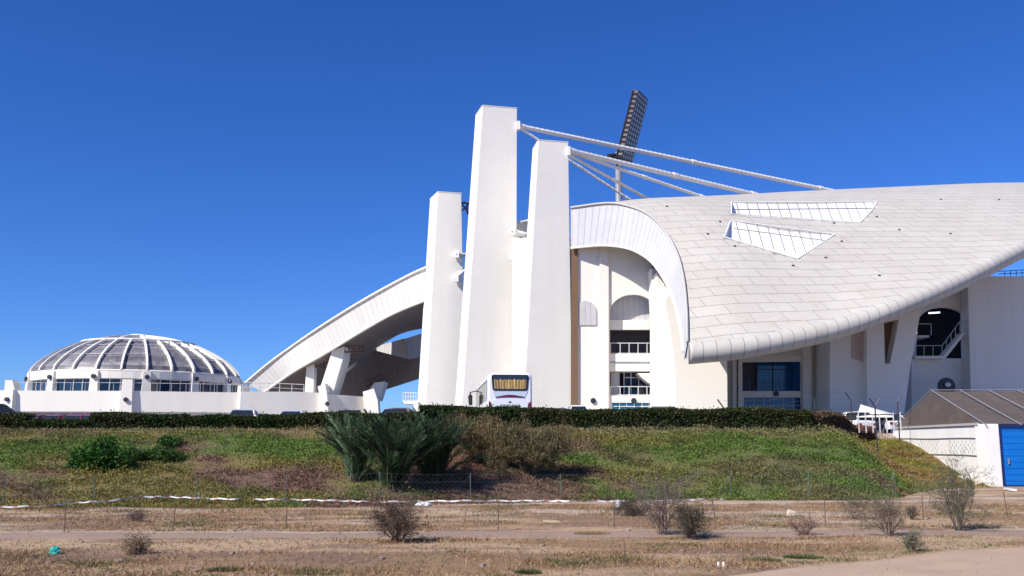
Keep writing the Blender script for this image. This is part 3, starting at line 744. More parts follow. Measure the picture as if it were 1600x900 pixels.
br.inputs['Brick Width'].default_value = 1; br.inputs['Row Height'].default_value = 1; br.inputs['Mortar Size'].default_value = 0.03
br.inputs['Color1'].default_value = (0.07,0.065,0.085,1); br.inputs['Color2'].default_value = (0.17,0.16,0.18,1); br.inputs['Mortar'].default_value = (0.36,0.35,0.36,1)
Lk.new(uvn.outputs[0], br.inputs['Vector'])
sx = N.new('ShaderNodeSeparateXYZ'); Lk.new(uvn.outputs[0], sx.inputs[0]); fr_ = N.new('ShaderNodeMath'); fr_.operation = 'FRACT'; Lk.new(sx.outputs[1], fr_.inputs[0])
dust = N.new('ShaderNodeMath'); dust.operation = 'MULTIPLY'; Lk.new(ramp(t, noi(t, 1.1, 6, 0.8), [(0.38, 0.0), (0.62, 1.0)]), dust.inputs[0]); Lk.new(ramp(t, fr_.outputs[0], [(0.0, 1.0), (0.7, 0.25)]), dust.inputs[1])
Lk.new(mix(t, dust.outputs[0], br.outputs['Color'], (0.42, 0.40, 0.39)), b_.inputs['Base Color']); b_.inputs['Roughness'].default_value = 0.45
link('dome_skin', me, m, dome)
NRB = 28
for i in range(NRB):
    a = 2*math.pi*i/NRB; mb = MB(); pr = None
    r_in = 1.2 if i % 2 == 0 else 7.0
    pts = [r_in+(DR-r_in)*math.sin(math.pi/2*(1-k/14)) for k in range(15)]
    for k in range(14):
        def sec(r):
            z = dz(min(r, DR)); wd = 0.105; c = ringp(r, a, z); s_ = Vector((math.cos(a), math.sin(a), 0))*wd
            n_ = Vector((math.sin(a)*r, -math.cos(a)*r, RS-hh+z-DZ0)).normalized()
            return [c-s_-n_*0.1, c+s_-n_*0.1, c+s_+n_*0.26, c-s_+n_*0.26]
        A_, B_ = sec(pts[k]), sec(pts[k+1]); mb.hexa(A_, B_)
    mb.build('rib', M['white'], dome)
for r_, rad in ((7.0, 0.13), (1.2, 0.13), (DR+0.02, 0.13)):
    mb = MB(); mb.tube([ringp(r_, 2*math.pi*k/64, dz(min(r_, DR))+(0.05 if r_ > 12 else 0.26)) for k in range(65)], rad, 6, caps=False); mb.build('ring_beam', M['white'], dome)
for r_ in (10.9, 8.6):
    mb = MB(); mb.tube([ringp(r_, 2*math.pi*k/64, dz(r_)+0.03) for k in range(65)], 0.06, 5, caps=False); mb.build('purlin', M['galv'], dome)
mb = MB()
for a0 in np.linspace(0, 2*math.pi, 9)[:-1]: mb.tube([ringp(1.2, a0, dz(1.2)+0.3), ringp(0, 0, dz(0)+0.35)], 0.09, 5)
mb.build('crown_struts', M['white'], dome)
ZW1 = P(209,590,111.5).z; ZW0 = P(209,609.5,111.5).z
def ringwall(name, r, z0, z1, mat, n=56, t=0.4, a0=0, a1=2*math.pi, par=None):
    mb = MB()
    for i in range(n):
        p, q = a0+(a1-a0)*i/n, a0+(a1-a0)*(i+1)/n
        mb.hexa([ringp(r, p, z0), ringp(r, q, z0), ringp(r-t, q, z0), ringp(r-t, p, z0)], [ringp(r, p, z1), ringp(r, q, z1), ringp(r-t, q, z1), ringp(r-t, p, z1)])
    return mb.build(name, mat, par or dome)
ringwall('parapet', DR+0.2, ZW1, DZ0-0.08, M['white'], 56, 0.7)
ringwall('drum_wall', DR-0.35, ZW0-2.4, ZW0, M['white'], 56, 0.4)
NP = 14
for i in range(NP):
    a = 2*math.pi*i/NP; mb = MB()
    r = lambda w_, rr_: [ringp(rr_, a, 0)+Vector((math.cos(a), math.sin(a), 0))*s_ for s_ in w_]
    q0 = r((-0.6, 0.6), DR+0.65); q1 = r((0.6, -0.6), DR-0.2); t0_ = r((-0.42, 0.42), DR+0.4); t1_ = r((0.42, -0.42), DR-0.3)
    def Z(l, z): return [Vector((p.x, p.y, z)) for p in l]
    mb.hexa(Z(q0, ZW0-2.4)+Z(q1, ZW0-2.4), Z(t0_, DZ0-0.02)+Z(t1_, DZ0-0.02)); pl = mb.build('pilaster', M['white'], dome)
    mb = MB(); c = ringp(DR+0.72, a, P(209,588,112).z); mb.tube([c, ringp(DR+0.4, a, c.z)], 0.27, 10); mb.build('bulkhead_lamp', M['darkmetal'], pl)
    # glazed bay
    am = a+math.pi/NP; da = math.pi/NP*0.86; mb = MB()
    g0, g1 = ringp(DR-0.1, am-da, 0), ringp(DR-0.1, am+da, 0); inn = (Vector((DC.x, DC.y, 0))-g0).normalized()*0.1
    mb.hexa([Vector((g0.x,g0.y,ZW0)), Vector((g1.x,g1.y,ZW0)), Vector((g1.x,g1.y,ZW0))+inn, Vector((g0.x,g0.y,ZW0))+inn], [Vector((g0.x,g0.y,ZW1)), Vector((g1.x,g1.y,ZW1)), Vector((g1.x,g1.y,ZW1))+inn, Vector((g0.x,g0.y,ZW1))+inn])
    wn = mb.build('window', M['glass'], dome)
    mb = MB()
    for k in range(5):
        p = g0.lerp(g1, k/4); p2_ = p-inn*0.8; mb.tube([Vector((p2_.x,p2_.y,ZW0)), Vector((p2_.x,p2_.y,ZW1))], 0.06, 4)
    mb.tube([Vector((g0.x,g0.y,ZW1-0.04))-inn*0.8, Vector((g1.x,g1.y,ZW1-0.04))-inn*0.8], 0.04, 4)
    mb.build('frame', M['steel'], wn)
# podium terrace
TR = 15.6; ZT1 = P(209,610.5,109.6).z; ZT0 = P(209,643,109.6).z
TPL = [(-8.2,-15.6),(4.7,-14.9),(17.1,-11.4),(19,0),(12,13),(-10,13),(-15.6,-2)]
def polywall(name, idx, z0, z1, mat, t=0.4, shrink=0.0):
    mb = MB()
    for i in idx:
        a = Vector((*TPL[i], 0)); b = Vector((*TPL[(i+1) % 7], 0)); sc = 1-shrink
        a = a*sc; b = b*sc; a2 = a*(1-t/15); b2_ = b*(1-t/15); o_ = Vector((DC.x, DC.y, 0))
        q = [a+o_, b+o_, b2_+o_, a2+o_]; mb.hexa([p+Vector((0,0,z0)) for p in q], [p+Vector((0,0,z1)) for p in q])
    return mb.build(name, mat, dome)
polywall('terrace_parapet', range(7), ZT0, ZT1, M['white'])
ringwall('terrace_floor', TR-1.9, ZW0-2.5, ZW0-2.2, M['white'], 48, 2.6)
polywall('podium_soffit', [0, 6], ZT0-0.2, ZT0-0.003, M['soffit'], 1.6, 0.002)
polywall('podium_wall', [1, 2, 3, 4, 5], 2.3, ZT0-0.004, M['white'], 0.4, 0.02)
wn = polywall('window', [0, 6], 2.3, ZT0-0.21, M['glass'], 0.2, 0.05)
mb = MB()
for i in (0, 6):
    a = Vector((*TPL[i], 0))*0.955+Vector((DC.x, DC.y, 0)); b = Vector((*TPL[(i+1) % 7], 0))*0.955+Vector((DC.x, DC.y, 0))
    for k in range(9):
        p = a.lerp(b, k/8); mb.box(p.x-0.1, p.x+0.1, p.y-0.1, p.y+0.05, 2.3, ZT0-0.21)
    for z in (3.2, ZT0-0.3): mb.tube([a+Vector((0,0,z)), b+Vector((0,0,z))], 0.07, 4)
mb.build('frame', M['steel'], wn)
mb = MB(); rp = []
for i in (6, 0, 1, 2):
    a = Vector((*TPL[i], 0))*0.985; b = Vector((*TPL[(i+1) % 7], 0))*0.985
    rp += [a.lerp(b, k/8)+Vector((DC.x, DC.y, ZT1+0.95)) for k in range(8)]
mb.tube(rp, 0.025, 4)
for p in rp: mb.tube([p, p-Vector((0,0,0.95))], 0.02, 4)
mb.build('terrace_railing', M['rail'], dome)
for i, wz_ in ((1, 1.3), (2, 0.8), (0, 0.1)):
    x, y = TPL[i]; a = math.atan2(x, -y)*0.6; T_ = Vector((math.cos(a), math.sin(a), 0)); O__ = Vector((math.sin(a), -math.cos(a), 0)); c = Vector((DC.x+x, DC.y+y, 0))
    def q(o, s_, z): return c+O__*o+T_*s_+Vector((0,0,z))
    wz = ZT1+wz_
    mb = MB(); mb.hexa([q(0.6,-0.8,2.3), q(0.6,0.8,2.3), q(-0.9,0.8,2.3), q(-0.9,-0.8,2.3)], [q(0.3,-0.55,wz), q(0.3,0.55,wz), q(-0.8,0.55,wz), q(-0.8,-0.55,wz)])
    pl = mb.build('buttress', M['white'], dome); mb = MB(); zz = P(209,624,109).z; mb.tube([q(0.65,0,zz), q(0.35,0,zz)], 0.26, 10); mb.build('bulkhead_lamp', M['darkmetal'], pl)
# annex at the far left edge
ann = empty('annex_building', P(2, 650, 115), 'white boxy annex with a raised chimney-like pier at the left edge', 'building')
mb = MB(); mb.wall([(-260,660),(-260,610),(26,610),(26,634),(12,660)], [], 112, 6); mb.build('wall', M['white'], ann)
mb = MB(); mb.wall([(4,650),(8,594),(19,594),(24,612),(24,645)], [], 110.5, 1.49); pr_ = mb.build('pier', M['white'], ann)
mb = MB(); c = P(9,626,110.4); mb.tube([c, c+Vector((0,-0.2,0))], 0.25, 10); mb.build('bulkhead_lamp', M['darkmetal'], pr_)

# ------------------------------------------------------------------ floodlight mast
FLY = 185.0
fl = empty('floodlight_mast', (P(965,690,FLY).x, FLY, 0), 'tall leaning stadium floodlight on a grey pole behind the stay cables', 'floodlight')
mb = MB(); b0 = P(965,330,FLY); mb.tube([Vector((b0.x,FLY,0)), P(966,238,FLY)], 1.0, 10, r1=0.62); mb.build('pole', M['galv'], fl, smooth=True)
O_ = P(963.5,246,FLY-1.5); Uv = P(990,141,FLY-3.5)-O_; Wv = P(980.5,251,FLY+3.0)-O_; Wt = P(1004.5,156,FLY+0.5)-P(990,141,FLY-3.5)
NRW = 14; NCL = 5; mb = MB()
def FP(u, w_): return O_+Uv*u+(Wv*(1-u)+Wt*u)*w_
for k in range(NRW+1): mb.tube([FP(k/NRW, 0), FP(k/NRW, 1)], 0.2, 4)
for k in (0, 0.5, 1): mb.tube([FP(0, k), FP(1, k)], 0.28, 4)
mb.build('rack', M['darkmetal'], fl)
mb = MB(); mb.tube([P(950,243,FLY-2), P(985,241,FLY+2)], 0.35, 5); mb.tube([P(966,252,FLY), FP(0.0,0.5)], 0.6, 6); mb.tube([P(952,243,FLY-2), P(966,250,FLY)], 0.25, 5); mb.build('service_platform', M['darkmetal'], fl)
lampmesh = None
nv_ = Uv.cross(Wv).normalized();
if nv_.y > 0: nv_ = -nv_
for r_ in range(NRW):
    for c_ in range(NCL):
        c = FP((r_+0.5)/NRW, (c_+0.5)/NCL)
        if lampmesh is None:
            mb = MB(); mb.tube([Vector((0,0,0)), nv_*0.3, nv_*1.1], lambda i: (0.4, 0.78, 0.78)[i], 8); mb.tube([nv_*1.1, nv_*1.16], 0.35, 8, mi=1)
            o = mb.build('lamp', [M['darkmetal'], M['galv']], fl); lampmesh = o
        else:
            o = lampmesh.copy(); col.objects.link(o)
        o.location = c

# ------------------------------------------------------------------ hedges
def box_cloud(n, xa, xb, yfun, depth, zb, hfun):
    x = rng.uniform(xa, xb, n); y0 = yfun(x); hgt = hfun(x)
    face = rng.random(n)
    y = y0+rng.random(n)**1.5*depth*(face < 0.65)+(face >= 0.65)*rng.random(n)*depth
    z = np.where(face < 0.65, rng.random(n), 1-0.12*rng.random(n)**2)*hgt
    # rounded shoulders
    z = z-0.12*np.clip(1-np.abs(y-y0)/0.2, 0, 1)*(z > hgt*0.8)
    return np.stack([x, y, zg(x, y)+z+0.02], 1), z/hgt
HY = lambda x: 43.9+0.15*np.sin(x*0.4)+0*x
def HH(x):
    px = 800+x/44*1519
    h = 0.86+0.05*np.sin(x*1.3)+0.11*(fbm(x, x*0, 1.3, 4, 90)-0.5)
    h = h-0.20*(px < 40)-0.42*((px >= 40)&(px < 140))-0.16*((px >= 140)&(px < 285))-0.27*((px >= 285)&(px < 400))-0.13*((px >= 400)&(px < 655))+0.16*((px >= 655)&(px < 812))+0.07*(px >= 812)
    return h
def hedge(name, lab, xa, xb, n, c0, c1, hf, yf=HY, grp=None):
    e = empty(name, (float((xa+xb)/2), float(yf(np.array(xa))), 2.4), lab, 'hedge', grp)
    mb = MB(); xs = np.arange(xa+0.1, xb, 0.35)
    for i in range(len(xs)-1):
        x0, x1 = xs[i], xs[i+1]; h0, h1 = float(hf(np.array([x0]))[0])*0.93, float(hf(np.array([x1]))[0])*0.93
        y0, y1 = float(yf(np.array([x0]))[0]), float(yf(np.array([x1]))[0]); za, zb = float(zg(x0, y0+0.5))-0.1, float(zg(x1, y1+0.5))-0.1
        mb.hexa([(x0,y0+0.14,za),(x1,y1+0.14,zb),(x1,y1+0.85,zb),(x0,y0+0.85,za)], [(x0,y0+0.22,za+h0),(x1,y1+0.22,zb+h1),(x1,y1+0.8,zb+h1),(x0,y0+0.8,za+h0)])
    mb.build('woody_core', plain(name+'_core', (0.018, 0.022, 0.010), 0.9), e)
    p, q = box_cloud(n, xa, xb, yf, 1.0, 0, hf)
    sh = rng.random(n) < 0.012; p[sh, 2] += rng.random(sh.sum())*0.16
    k = sm(0.25, 0.75, fbm(p[:, 0]*1.0, p[:, 2]*2, 1.2, 3, 14))[:, None]
    col_ = np.array(c0)*(1-k)+np.array(c1)*k
    col_ = col_*rng.uniform(0.6, 1.35, (n, 1))
    cloud('foliage', p, 1, 0.07, 0.10, col_, M['leaf'], e)
X_ = lambda px, Y=44.0: (px-800)/F*Y*1.0
hedge('hedge', 'long clipped dark green hedge along the top of the bank', -34, X_(1262), 110000, (0.022,0.050,0.010), (0.050,0.055,0.018), HH)
hedge('hedge', 'low reddish brown hedge at the right end of the bank near the garage', X_(1258), 20.8, 24000, (0.21,0.10,0.085), (0.13,0.09,0.05), lambda x: 0.80+0*x-0.15*sm(X_(1300), 20, x)+0.1*(fbm(x, x*0, 0.9, 3, 60)-0.5), lambda x: 44.2+11.5*sm(X_(1262), 21.5, x))

# ------------------------------------------------------------------ ground cover on the bank, grass in front (uncountable)
n = 460000
x = rng.uniform(-27, 27.5, n); t0 = toe(x); q = rng.uniform(-0.05, 1.06, n); y = t0+q*(wdf(x)+0.2)
dens = 0.16+0.84*sm(0.36, 0.52, fbm(x, y*1.3, 1.1, 4, 91)); dens *= 1-0.75*sm(19.5, 21.5, x)*sm(0.72, 0.85, q); dens *= 1-0.35*sm(0.85, 1.0, q)
keep = (rng.random(n) < dens)&(np.abs(x) < y*0.56+1)&~((x > 21.3+(y-44)*0.085)&(y > 43))
x, y, q = x[keep], y[keep], q[keep]; n = len(x)
c = patch_colors(x, y)*rng.uniform(0.8, 1.25, (n, 1))*(0.75+0.5*fbm(x, y, 0.5, 3, 97))[:, None]; hgt = rng.random(n)**1.5*(0.06+0.75*np.maximum(0, fbm(x, y*1.2, 0.9, 3, 95)-0.52)+0.5*np.maximum(0, fbm(x, y*1.2, 0.35, 2, 99)-0.62))
dryk = rng.random(n) < 0.10; c[dryk] = np.array([0.20, 0.17, 0.08])*rng.uniform(0.6, 1.2, (dryk.sum(), 1))
up = np.stack([rng.normal(0, .55, n), rng.normal(-0.3, .55, n), np.ones(n)*0.55], 1)
o = cloud('ground_cover', np.stack([x, y, zg(x, y)+hgt], 1), 0.25, rng.uniform(0.025, 0.055, n), rng.uniform(0.04, 0.11, n), c, M['cover'], up=up); tag(o, 'low weedy ground cover over the bank', kind='stuff')
n = 620000
y = 13.0+19.0*rng.random(n)**0.85; x = rng.uniform(-1, 1, n)*(y*0.57+1.5)
track = (y < 14.3+0.57*(x-1.35)+0.5*(fbm(x, x*0, 1.6, 4, 13)-0.5))
path = (y > pl_(x)-0.1)&(y < pl_(x)+2.0)
d = sm(0.42, 0.66, fbm(x, y*1.6, 2.2, 4, 101))*(0.35+0.65*sm(0.4, 0.6, fbm(x, y, 0.6, 3, 105)))+0.06
d = d*np.where(track, 0.012, 1)*np.where(path, 0.03, 1)*(1-0.5*sm(20, 24, y)); d *= 1-0.6*sm(5, 12, x)*(1-sm(20, 22, y))
keep = rng.random(n) < d; x, y = x[keep], y[keep]; n = len(x)
kk = rng.random(n)[:, None]; c = np.array([0.40, 0.26, 0.13])*kk+np.array([0.21, 0.135, 0.09])*(1-kk)
gr = (fbm(x, y, 1.3, 3, 111) > 0.62)&(rng.random(n) < 0.7); c[gr] = np.array([0.11, 0.12, 0.04])*rng.uniform(0.7, 1.3, (gr.sum(), 1))
up = np.stack([rng.normal(0, .8, n), rng.normal(0, .8, n), np.ones(n)*0.8], 1)
o = cloud('dry_grass', np.stack([x, y, zg(x, y)], 1), 0.3, rng.uniform(0.008, 0.018, n), rng.uniform(0.03, 0.12, n)*(0.5+1.0*fbm(x, y, 0.8, 3, 115)), c, M['dry'], up=up, tri=True); tag(o, 'dry straw grass on the sandy ground in front', kind='stuff')
# stones and crumbs
n = 900; mb = MB()
y = rng.uniform(10, 33, n); x = rng.uniform(-1, 1, n)*(y*0.56+1)
for a, b in zip(x, y):
    s_ = 0.008+0.03*random.random()**4*1.6; z = float(zg(a, b)); mb.ball((a, b, z+s_*0.3), s_*random.uniform(.8, 1.6), s_, s_*0.6, 5, 3, jit=0.25)
o = mb.build('pebbles', paint('pebble', (0.33, 0.25, 0.20), var=0.4, scale=3), fix=False); tag(o, 'small stones scattered on the sand', kind='stuff')

# ------------------------------------------------------------------ shrubs
def branch(mb, p, d, L, r, depth, tips, spread=0.5, n=3, droop=0.0):
    pts = [p]; q = p.copy(); dd = d.copy()
    for k in range(3):
        dd = (dd+Vector([random.gauss(0, 0.12) for _ in range(3)])+Vector((0,0,-droop))).normalized(); q = q+dd*L/3; pts.append(q.copy())
    mb.tube(pts, r, 3, r1=r*0.5, caps=False)
    tips += pts[1:]
    if depth > 0:
        for _ in range(n):
            k = random.choice((1, 2, 3, 3)); nd = (dd+Vector([random.gauss(0, spread) for _ in range(3)])).normalized()
            branch(mb, pts[k], nd, L*random.uniform(0.55, 0.8), r*0.55, depth-1, tips, spread, n, droop)
def shrub(name, lab, cat, base, h, wd, twig, leafc, nleaf, stems=7, depth=3, lsz=0.02, grp=None, spread=0.5, lean=(0, 0), jit=0.03, n=3):
    e = empty(name, base, lab, cat, grp); mb = MB(); tips = []
    for s_ in range(stems):
        a = random.uniform(0, 6.28); k = random.uniform(0.1, 1)*wd/h*0.75
        d = Vector((math.cos(a)*k+lean[0], math.sin(a)*k+lean[1], 1)).normalized()
        branch(mb, Vector(base)+Vector((math.cos(a)*wd*0.05, math.sin(a)*wd*0.05, -0.03)), d, h*random.uniform(0.38, 0.52), 0.006+0.004*h, depth, tips, spread, n)
    mb.build('branches', plain('twig_'+str(len(bpy.data.materials)), twig, 0.9), e, fix=False)
    if nleaf:
        t_ = np.array([tuple(p) for p in tips]); i = rng.integers(0, len(t_), nleaf); p = t_[i]+rng.normal(0, jit, (nleaf, 3)); p[:, 2] = np.maximum(p[:, 2], base[2]+0.02)
        c = np.array(leafc)*rng.uniform(0.55, 1.5, (nleaf, 1)); cloud('foliage', p, 1, lsz*0.7, lsz*1.3, c, M['leaf'], e)
    return e
GW = (0.16, 0.115, 0.095)
def at(px, py): return G(px, py)
def S(px, py, hp, *a, **k):
    b = at(px, py); return b, hp/F*b.y
random.seed(3)
def dshrub(px, py, hp, wp, lab, twig=GW, leaf=(0.13, 0.11, 0.07), nl=1200, st=8, dp=3, lsz=0.018, grp='wiry shrubs on the sandy strip', **k):
    b, h = S(px, py, hp); wd = wp/F*b.y
    return shrub('wiry_shrub', lab, 'shrub', b, h*1.12, wd*1.0, twig, leaf, int(nl*3), int(st*1.9), dp, lsz*1.25, grp, **k)
dshrub(620, 848, 60, 62, 'dense brown wiry shrub standing alone on the footpath, left of centre', (0.12, 0.075, 0.065), (0.13, 0.095, 0.07), 2600, 16)
dshrub(1035, 836, 88, 75, 'tall sparse grey shrub with wispy top behind a darker low shrub', (0.17, 0.13, 0.12), (0.14, 0.12, 0.09), 1400, 9, spread=0.4)
dshrub(1075, 841, 52, 55, 'low dark brown shrub at the foot of the tall wispy grey one', (0.085, 0.06, 0.06), (0.085, 0.08, 0.05), 1800, 12)
dshrub(985, 806, 30, 70, 'flat tangled dark shrub by the rope, left of the tall wispy one', (0.09, 0.065, 0.055), (0.09, 0.07, 0.05), 1600, 14, spread=0.8)
dshrub(1335, 811, 40, 45, 'thin greyish green shrub left of its two taller neighbours', GW, (0.13, 0.135, 0.08), 700, 6)
dshrub(1390, 838, 62, 48, 'upright twiggy shrub between the thin greyish one and the bushy one', GW, (0.14, 0.13, 0.09), 900, 8, spread=0.38)
dshrub(1497, 829, 92, 62, 'tall bushy grey green shrub in front of the garage corner', (0.12, 0.10, 0.08), (0.12, 0.13, 0.075), 2400, 9, spread=0.38)
dshrub(1422, 862, 32, 26, 'small pale weed at the edge of the sand track', GW, (0.20, 0.20, 0.13), 500, 6, 2)
dshrub(1425, 812, 28, 22, 'tiny thin shrub beyond the twiggy one on the path edge', GW, (0.13, 0.12, 0.08), 300, 5, 2)
dshrub(208, 866, 34, 55, 'straw coloured dead weed in the dry grass at the left', (0.25, 0.17, 0.12), (0.30, 0.21, 0.13), 700, 9, 2)
dshrub(1258, 836, 34, 60, 'faint reddish dead weed on the footpath right of centre', (0.22, 0.14, 0.11), (0.24, 0.16, 0.12), 350, 8, 2)
dshrub(215, 815, 22, 32, 'small purplish dead weed below the striped tape', (0.15, 0.10, 0.10), (0.17, 0.12, 0.11), 300, 7, 2)
for px, py, wp, lab in ((350, 892, 50, 'low dull green tuft at the lower left of the dry grass'), (1255, 872, 60, 'rounded green tuft beside the sand track'), (1190, 877, 55, 'flat grey green tuft left of the rounded one'), (825, 896, 40, 'small green tuft at the bottom edge near the centre'), (925, 835, 55, 'yellowish tuft of grass beside the footpath')):
    b = at(px, py); n = 900; wd = wp/F*b.y; a = rng.uniform(0, 6.28, n); r_ = wd/2*np.sqrt(rng.random(n)); x = b.x+np.cos(a)*r_; y = b.y+np.sin(a)*r_*0.7
    up = np.stack([np.cos(a)*0.8, np.sin(a)*0.8, np.ones(n)], 1); cc = (np.array([0.10, 0.115, 0.04]) if px != 925 else np.array([0.26, 0.2, 0.08]))*rng.uniform(0.6, 1.4, (n, 1))
    o = cloud('grass_tuft', np.stack([x, y, zg(x, y)], 1), 0.35, 0.012, rng.uniform(0.04, 0.13, n)*(1.1-0.6*r_/(wd/2)), cc, M['leaf'], up=up, tri=True); tag(o, lab, 'grass tuft', 'grass tufts in the foreground')
# leafy green bushes on the bank
def leafy(px, py, hp, wp, lab, c, n, lsz=0.10, grp='green bushes on the bank'):
    b = at(px, py); h = hp/F*b.y; wd = wp/F*b.y; e = empty('leafy_bush', b, lab, 'bush', grp); mb = MB(); tips = []
    for s_ in range(10):
        a = random.uniform(0, 6.28); branch(mb, b.copy(), Vector((math.cos(a)*wd/h*0.6, math.sin(a)*0.4, 1)).normalized(), h*0.5, 0.015, 1, tips)
    mb.build('branches', plain('bush_wood'+str(px), (0.08, 0.06, 0.04), 0.9), e, fix=False)
    lobes = [(random.uniform(-0.36, 0.36)*wd, random.uniform(-0.3, 0.3), random.uniform(0.25, 0.62)*h) for _ in range(9)]
    P_ = []
    for lx, ly, lz in lobes:
        m_ = n//9; d = rng.normal(size=(m_, 3)); d /= np.linalg.norm(d, axis=1)[:, None]; rr_ = rng.uniform(0.55, 1.05, (m_, 1))
        P_.append(np.array([b.x+lx, b.y+ly, b.z+lz])+d*rr_*np.array([wd*0.19, 0.45, h*0.36]))
    p = np.concatenate(P_); p[:, 2] = np.maximum(p[:, 2], zg(p[:, 0], p[:, 1])+0.03)
    cc = np.array(c)*rng.uniform(0.5, 1.6, (len(p), 1)); cloud('foliage', p, 1, lsz*0.75, lsz, cc, M['leaf'], e)
leafy(160, 735, 54, 112, 'large bright green leafy bush on the left of the bank', (0.028, 0.095, 0.012), 5200)
leafy(235, 722, 28, 95, 'low green bush trailing right of the large leafy one', (0.035, 0.09, 0.015), 2600, 0.08)
leafy(262, 700, 24, 50, 'small green bush just below the hedge on the left', (0.04, 0.10, 0.018), 1300, 0.08)
# feathery tamarisk bushes
def feathery(px, py, hp, wp, lab, c, n):
    b = at(px, py); h = hp/F*b.y; wd = wp/F*b.y; e = empty('feathery_bush', b, lab, 'bush', 'feathery brownish bushes beside the palms'); mb = MB(); tips = []
    for s_ in range(18):
        a = random.uniform(0, 6.28); k = random.uniform(0.1, 0.6)*wd/h
        branch(mb, b+Vector((math.cos(a)*0.12*wd, math.sin(a)*0.1, -0.05)), Vector((math.cos(a)*k, math.sin(a)*k*0.7, 1)).normalized(), h*random.uniform(0.42, 0.6), 0.016, 3, tips, 0.42, 3)
    mb.build('branches', plain('tamarisk_wood'+str(px), (0.14, 0.09, 0.06), 0.9), e, fix=False)
    t_ = np.array([tuple(p) for p in tips]); i = rng.integers(0, len(t_), n); p = t_[i]+rng.normal(0, 0.07, (n, 3)); p[:, 2] = np.maximum(p[:, 2], b.z+0.0)
    cc = np.array(c)*rng.uniform(0.5, 1.5, (n, 1)); up = np.stack([rng.normal(0, .4, n), rng.normal(0, .4, n), np.ones(n)], 1)
    cloud('foliage', p, 0.4, 0.022, rng.uniform(0.06, 0.15, n), cc, M['leaf'], e, up=up, tri=True)
feathery(752, 730, 66, 62, 'brownish feathery bush next to the palms', (0.19, 0.145, 0.065), 16000)
feathery(828, 745, 76, 80, 'taller darker feathery bush, right of the brownish one', (0.135, 0.115, 0.055), 19000)
# date palms: stemless clumps of arching fronds
def palm(px, py, hp, lab, nf=34, sp=1.0, c=(0.05, 0.085, 0.055), dirx=0.0):
    b = at(px, py); h = hp/F*b.y; e = empty('date_palm', b, lab, 'palm tree', 'young date palms on the bank')
    mb = MB(); mb.tube([b+Vector((0,0,-0.1)), b+Vector((0,0,0.10*h))], 0.15, 9, r1=0.2)
    mb.build('trunk', plain('palm_trunk'+str(px), (0.09, 0.065, 0.045), 0.9), e)
    rach = MB(); P_ = []; U_ = []; W_ = []; C_ = []
    for k in range(nf):
        a = random.uniform(0, 6.28); el = random.uniform(0.22, 1.0)**0.6; L = h*random.uniform(0.85, 1.18)
        out_ = Vector((math.cos(a), math.sin(a)*0.9, 0)); d = (out_*(1.15-el)*sp+Vector((dirx, 0, 0.35+el*1.3))).normalized(); p = b+Vector((random.gauss(0,0.12),random.gauss(0,0.1),0.03*h)); pts = [p.copy()]
        ns_ = 12; brt = random.choice((0.35, 0.6, 0.9, 1.3, 1.7))
        for s_ in range(ns_):
            d = (d+out_*0.03+Vector((0,0,-0.055-0.03*(1-el)))).normalized(); p = p+d*L/ns_; pts.append(p.copy())
        rach.tube(pts, 0.016, 3, r1=0.004, caps=False)
        for s_ in range(1, ns_*9):
            f = s_/(ns_*9)*ns_; i0 = min(int(f), ns_-1); q = pts[i0].lerp(pts[i0+1], f-i0); tn_ = (pts[i0+1]-pts[i0]).normalized()
            sd = tn_.cross(Vector((0,0,1))).normalized(); ll = 0.36*math.sin(math.pi*min(1, 0.12+0.88*s_/(ns_*9)))**0.6+0.05
            for sg in (-1, 1):
                u = (tn_*0.85+sd*sg*0.6+Vector((0,0,0.12+random.gauss(0,0.22)))).normalized(); P_.append(tuple(q)); U_.append(tuple(u)); W_.append(ll); C_.append(brt)
    rach.build('frond_stems', plain('rachis'+str(px), (0.12, 0.13, 0.06), 0.7), e, fix=False)
    n = len(P_); cc = np.array(c)*np.array(C_)[:, None]*rng.uniform(0.7, 1.35, (n, 1))
    cloud('fronds', P_, 0.12, 0.020, np.array(W_)*h/2.3, cc, M['leaf'], e, up=U_)
palm(553, 752, 100, 'left young date palm of the clump, with pale grey green upright fronds', 36, 0.55, (0.11, 0.165, 0.09), -0.02)
palm(615, 768, 112, 'middle young date palm of the clump, the widest and darkest', 56, 0.75, (0.042, 0.075, 0.038))
palm(678, 757, 104, 'right young date palm of the clump, with fronds drooping to the right', 54, 0.9, (0.055, 0.095, 0.048), 0.05)
random.seed(5)
# ------------------------------------------------------------------ garage with netting roof
gar = empty('garage', (22.6, 44, 0), 'white block garage with a blue door and a brown netting roof at the right edge', 'garage')
GX0 = P(1531,700,44.6).x; GX1 = P(1562.5,700,44).x; GT = P(1547,663,44).z
gf = P(1395,668,58)
mb = MB()  # side wall running back
a = Vector((GX0, 44.55, 0)); bb = Vector((gf.x, 58, 0)); d = (bb-a).normalized(); nn = Vector((d.y, -d.x, 0))*0.25
if nn.x < 0: nn = -nn
mb.hexa([Vector((p.x, p.y, -0.1)) for p in (a, bb, bb+nn, a+nn)], [Vector((p.x, p.y, GT-0.04)) for p in (a, bb, bb+nn, a+nn)])
M['block'] = paint('old_white_blockwork', (0.85, 0.835, 0.80), var=0.10, streak=0.14, scale=1.2)
mb.build('side_wall', M['block'], gar)
mb = MB(); mb.box(GX0-0.03, GX1, 43.97, 44.9, -0.1, GT+0.02); mb.build('corner_pier', M['block'], gar, bevel=0.03)
ou = -nn.normalized()
def sw(f, z, o=0.0): p = a.lerp(bb, f)+ou*o; return Vector((p.x, p.y, z))
mb = MB()
for z0, z1, o in ((GT-0.06, GT+0.07, 0.09),):
    pass
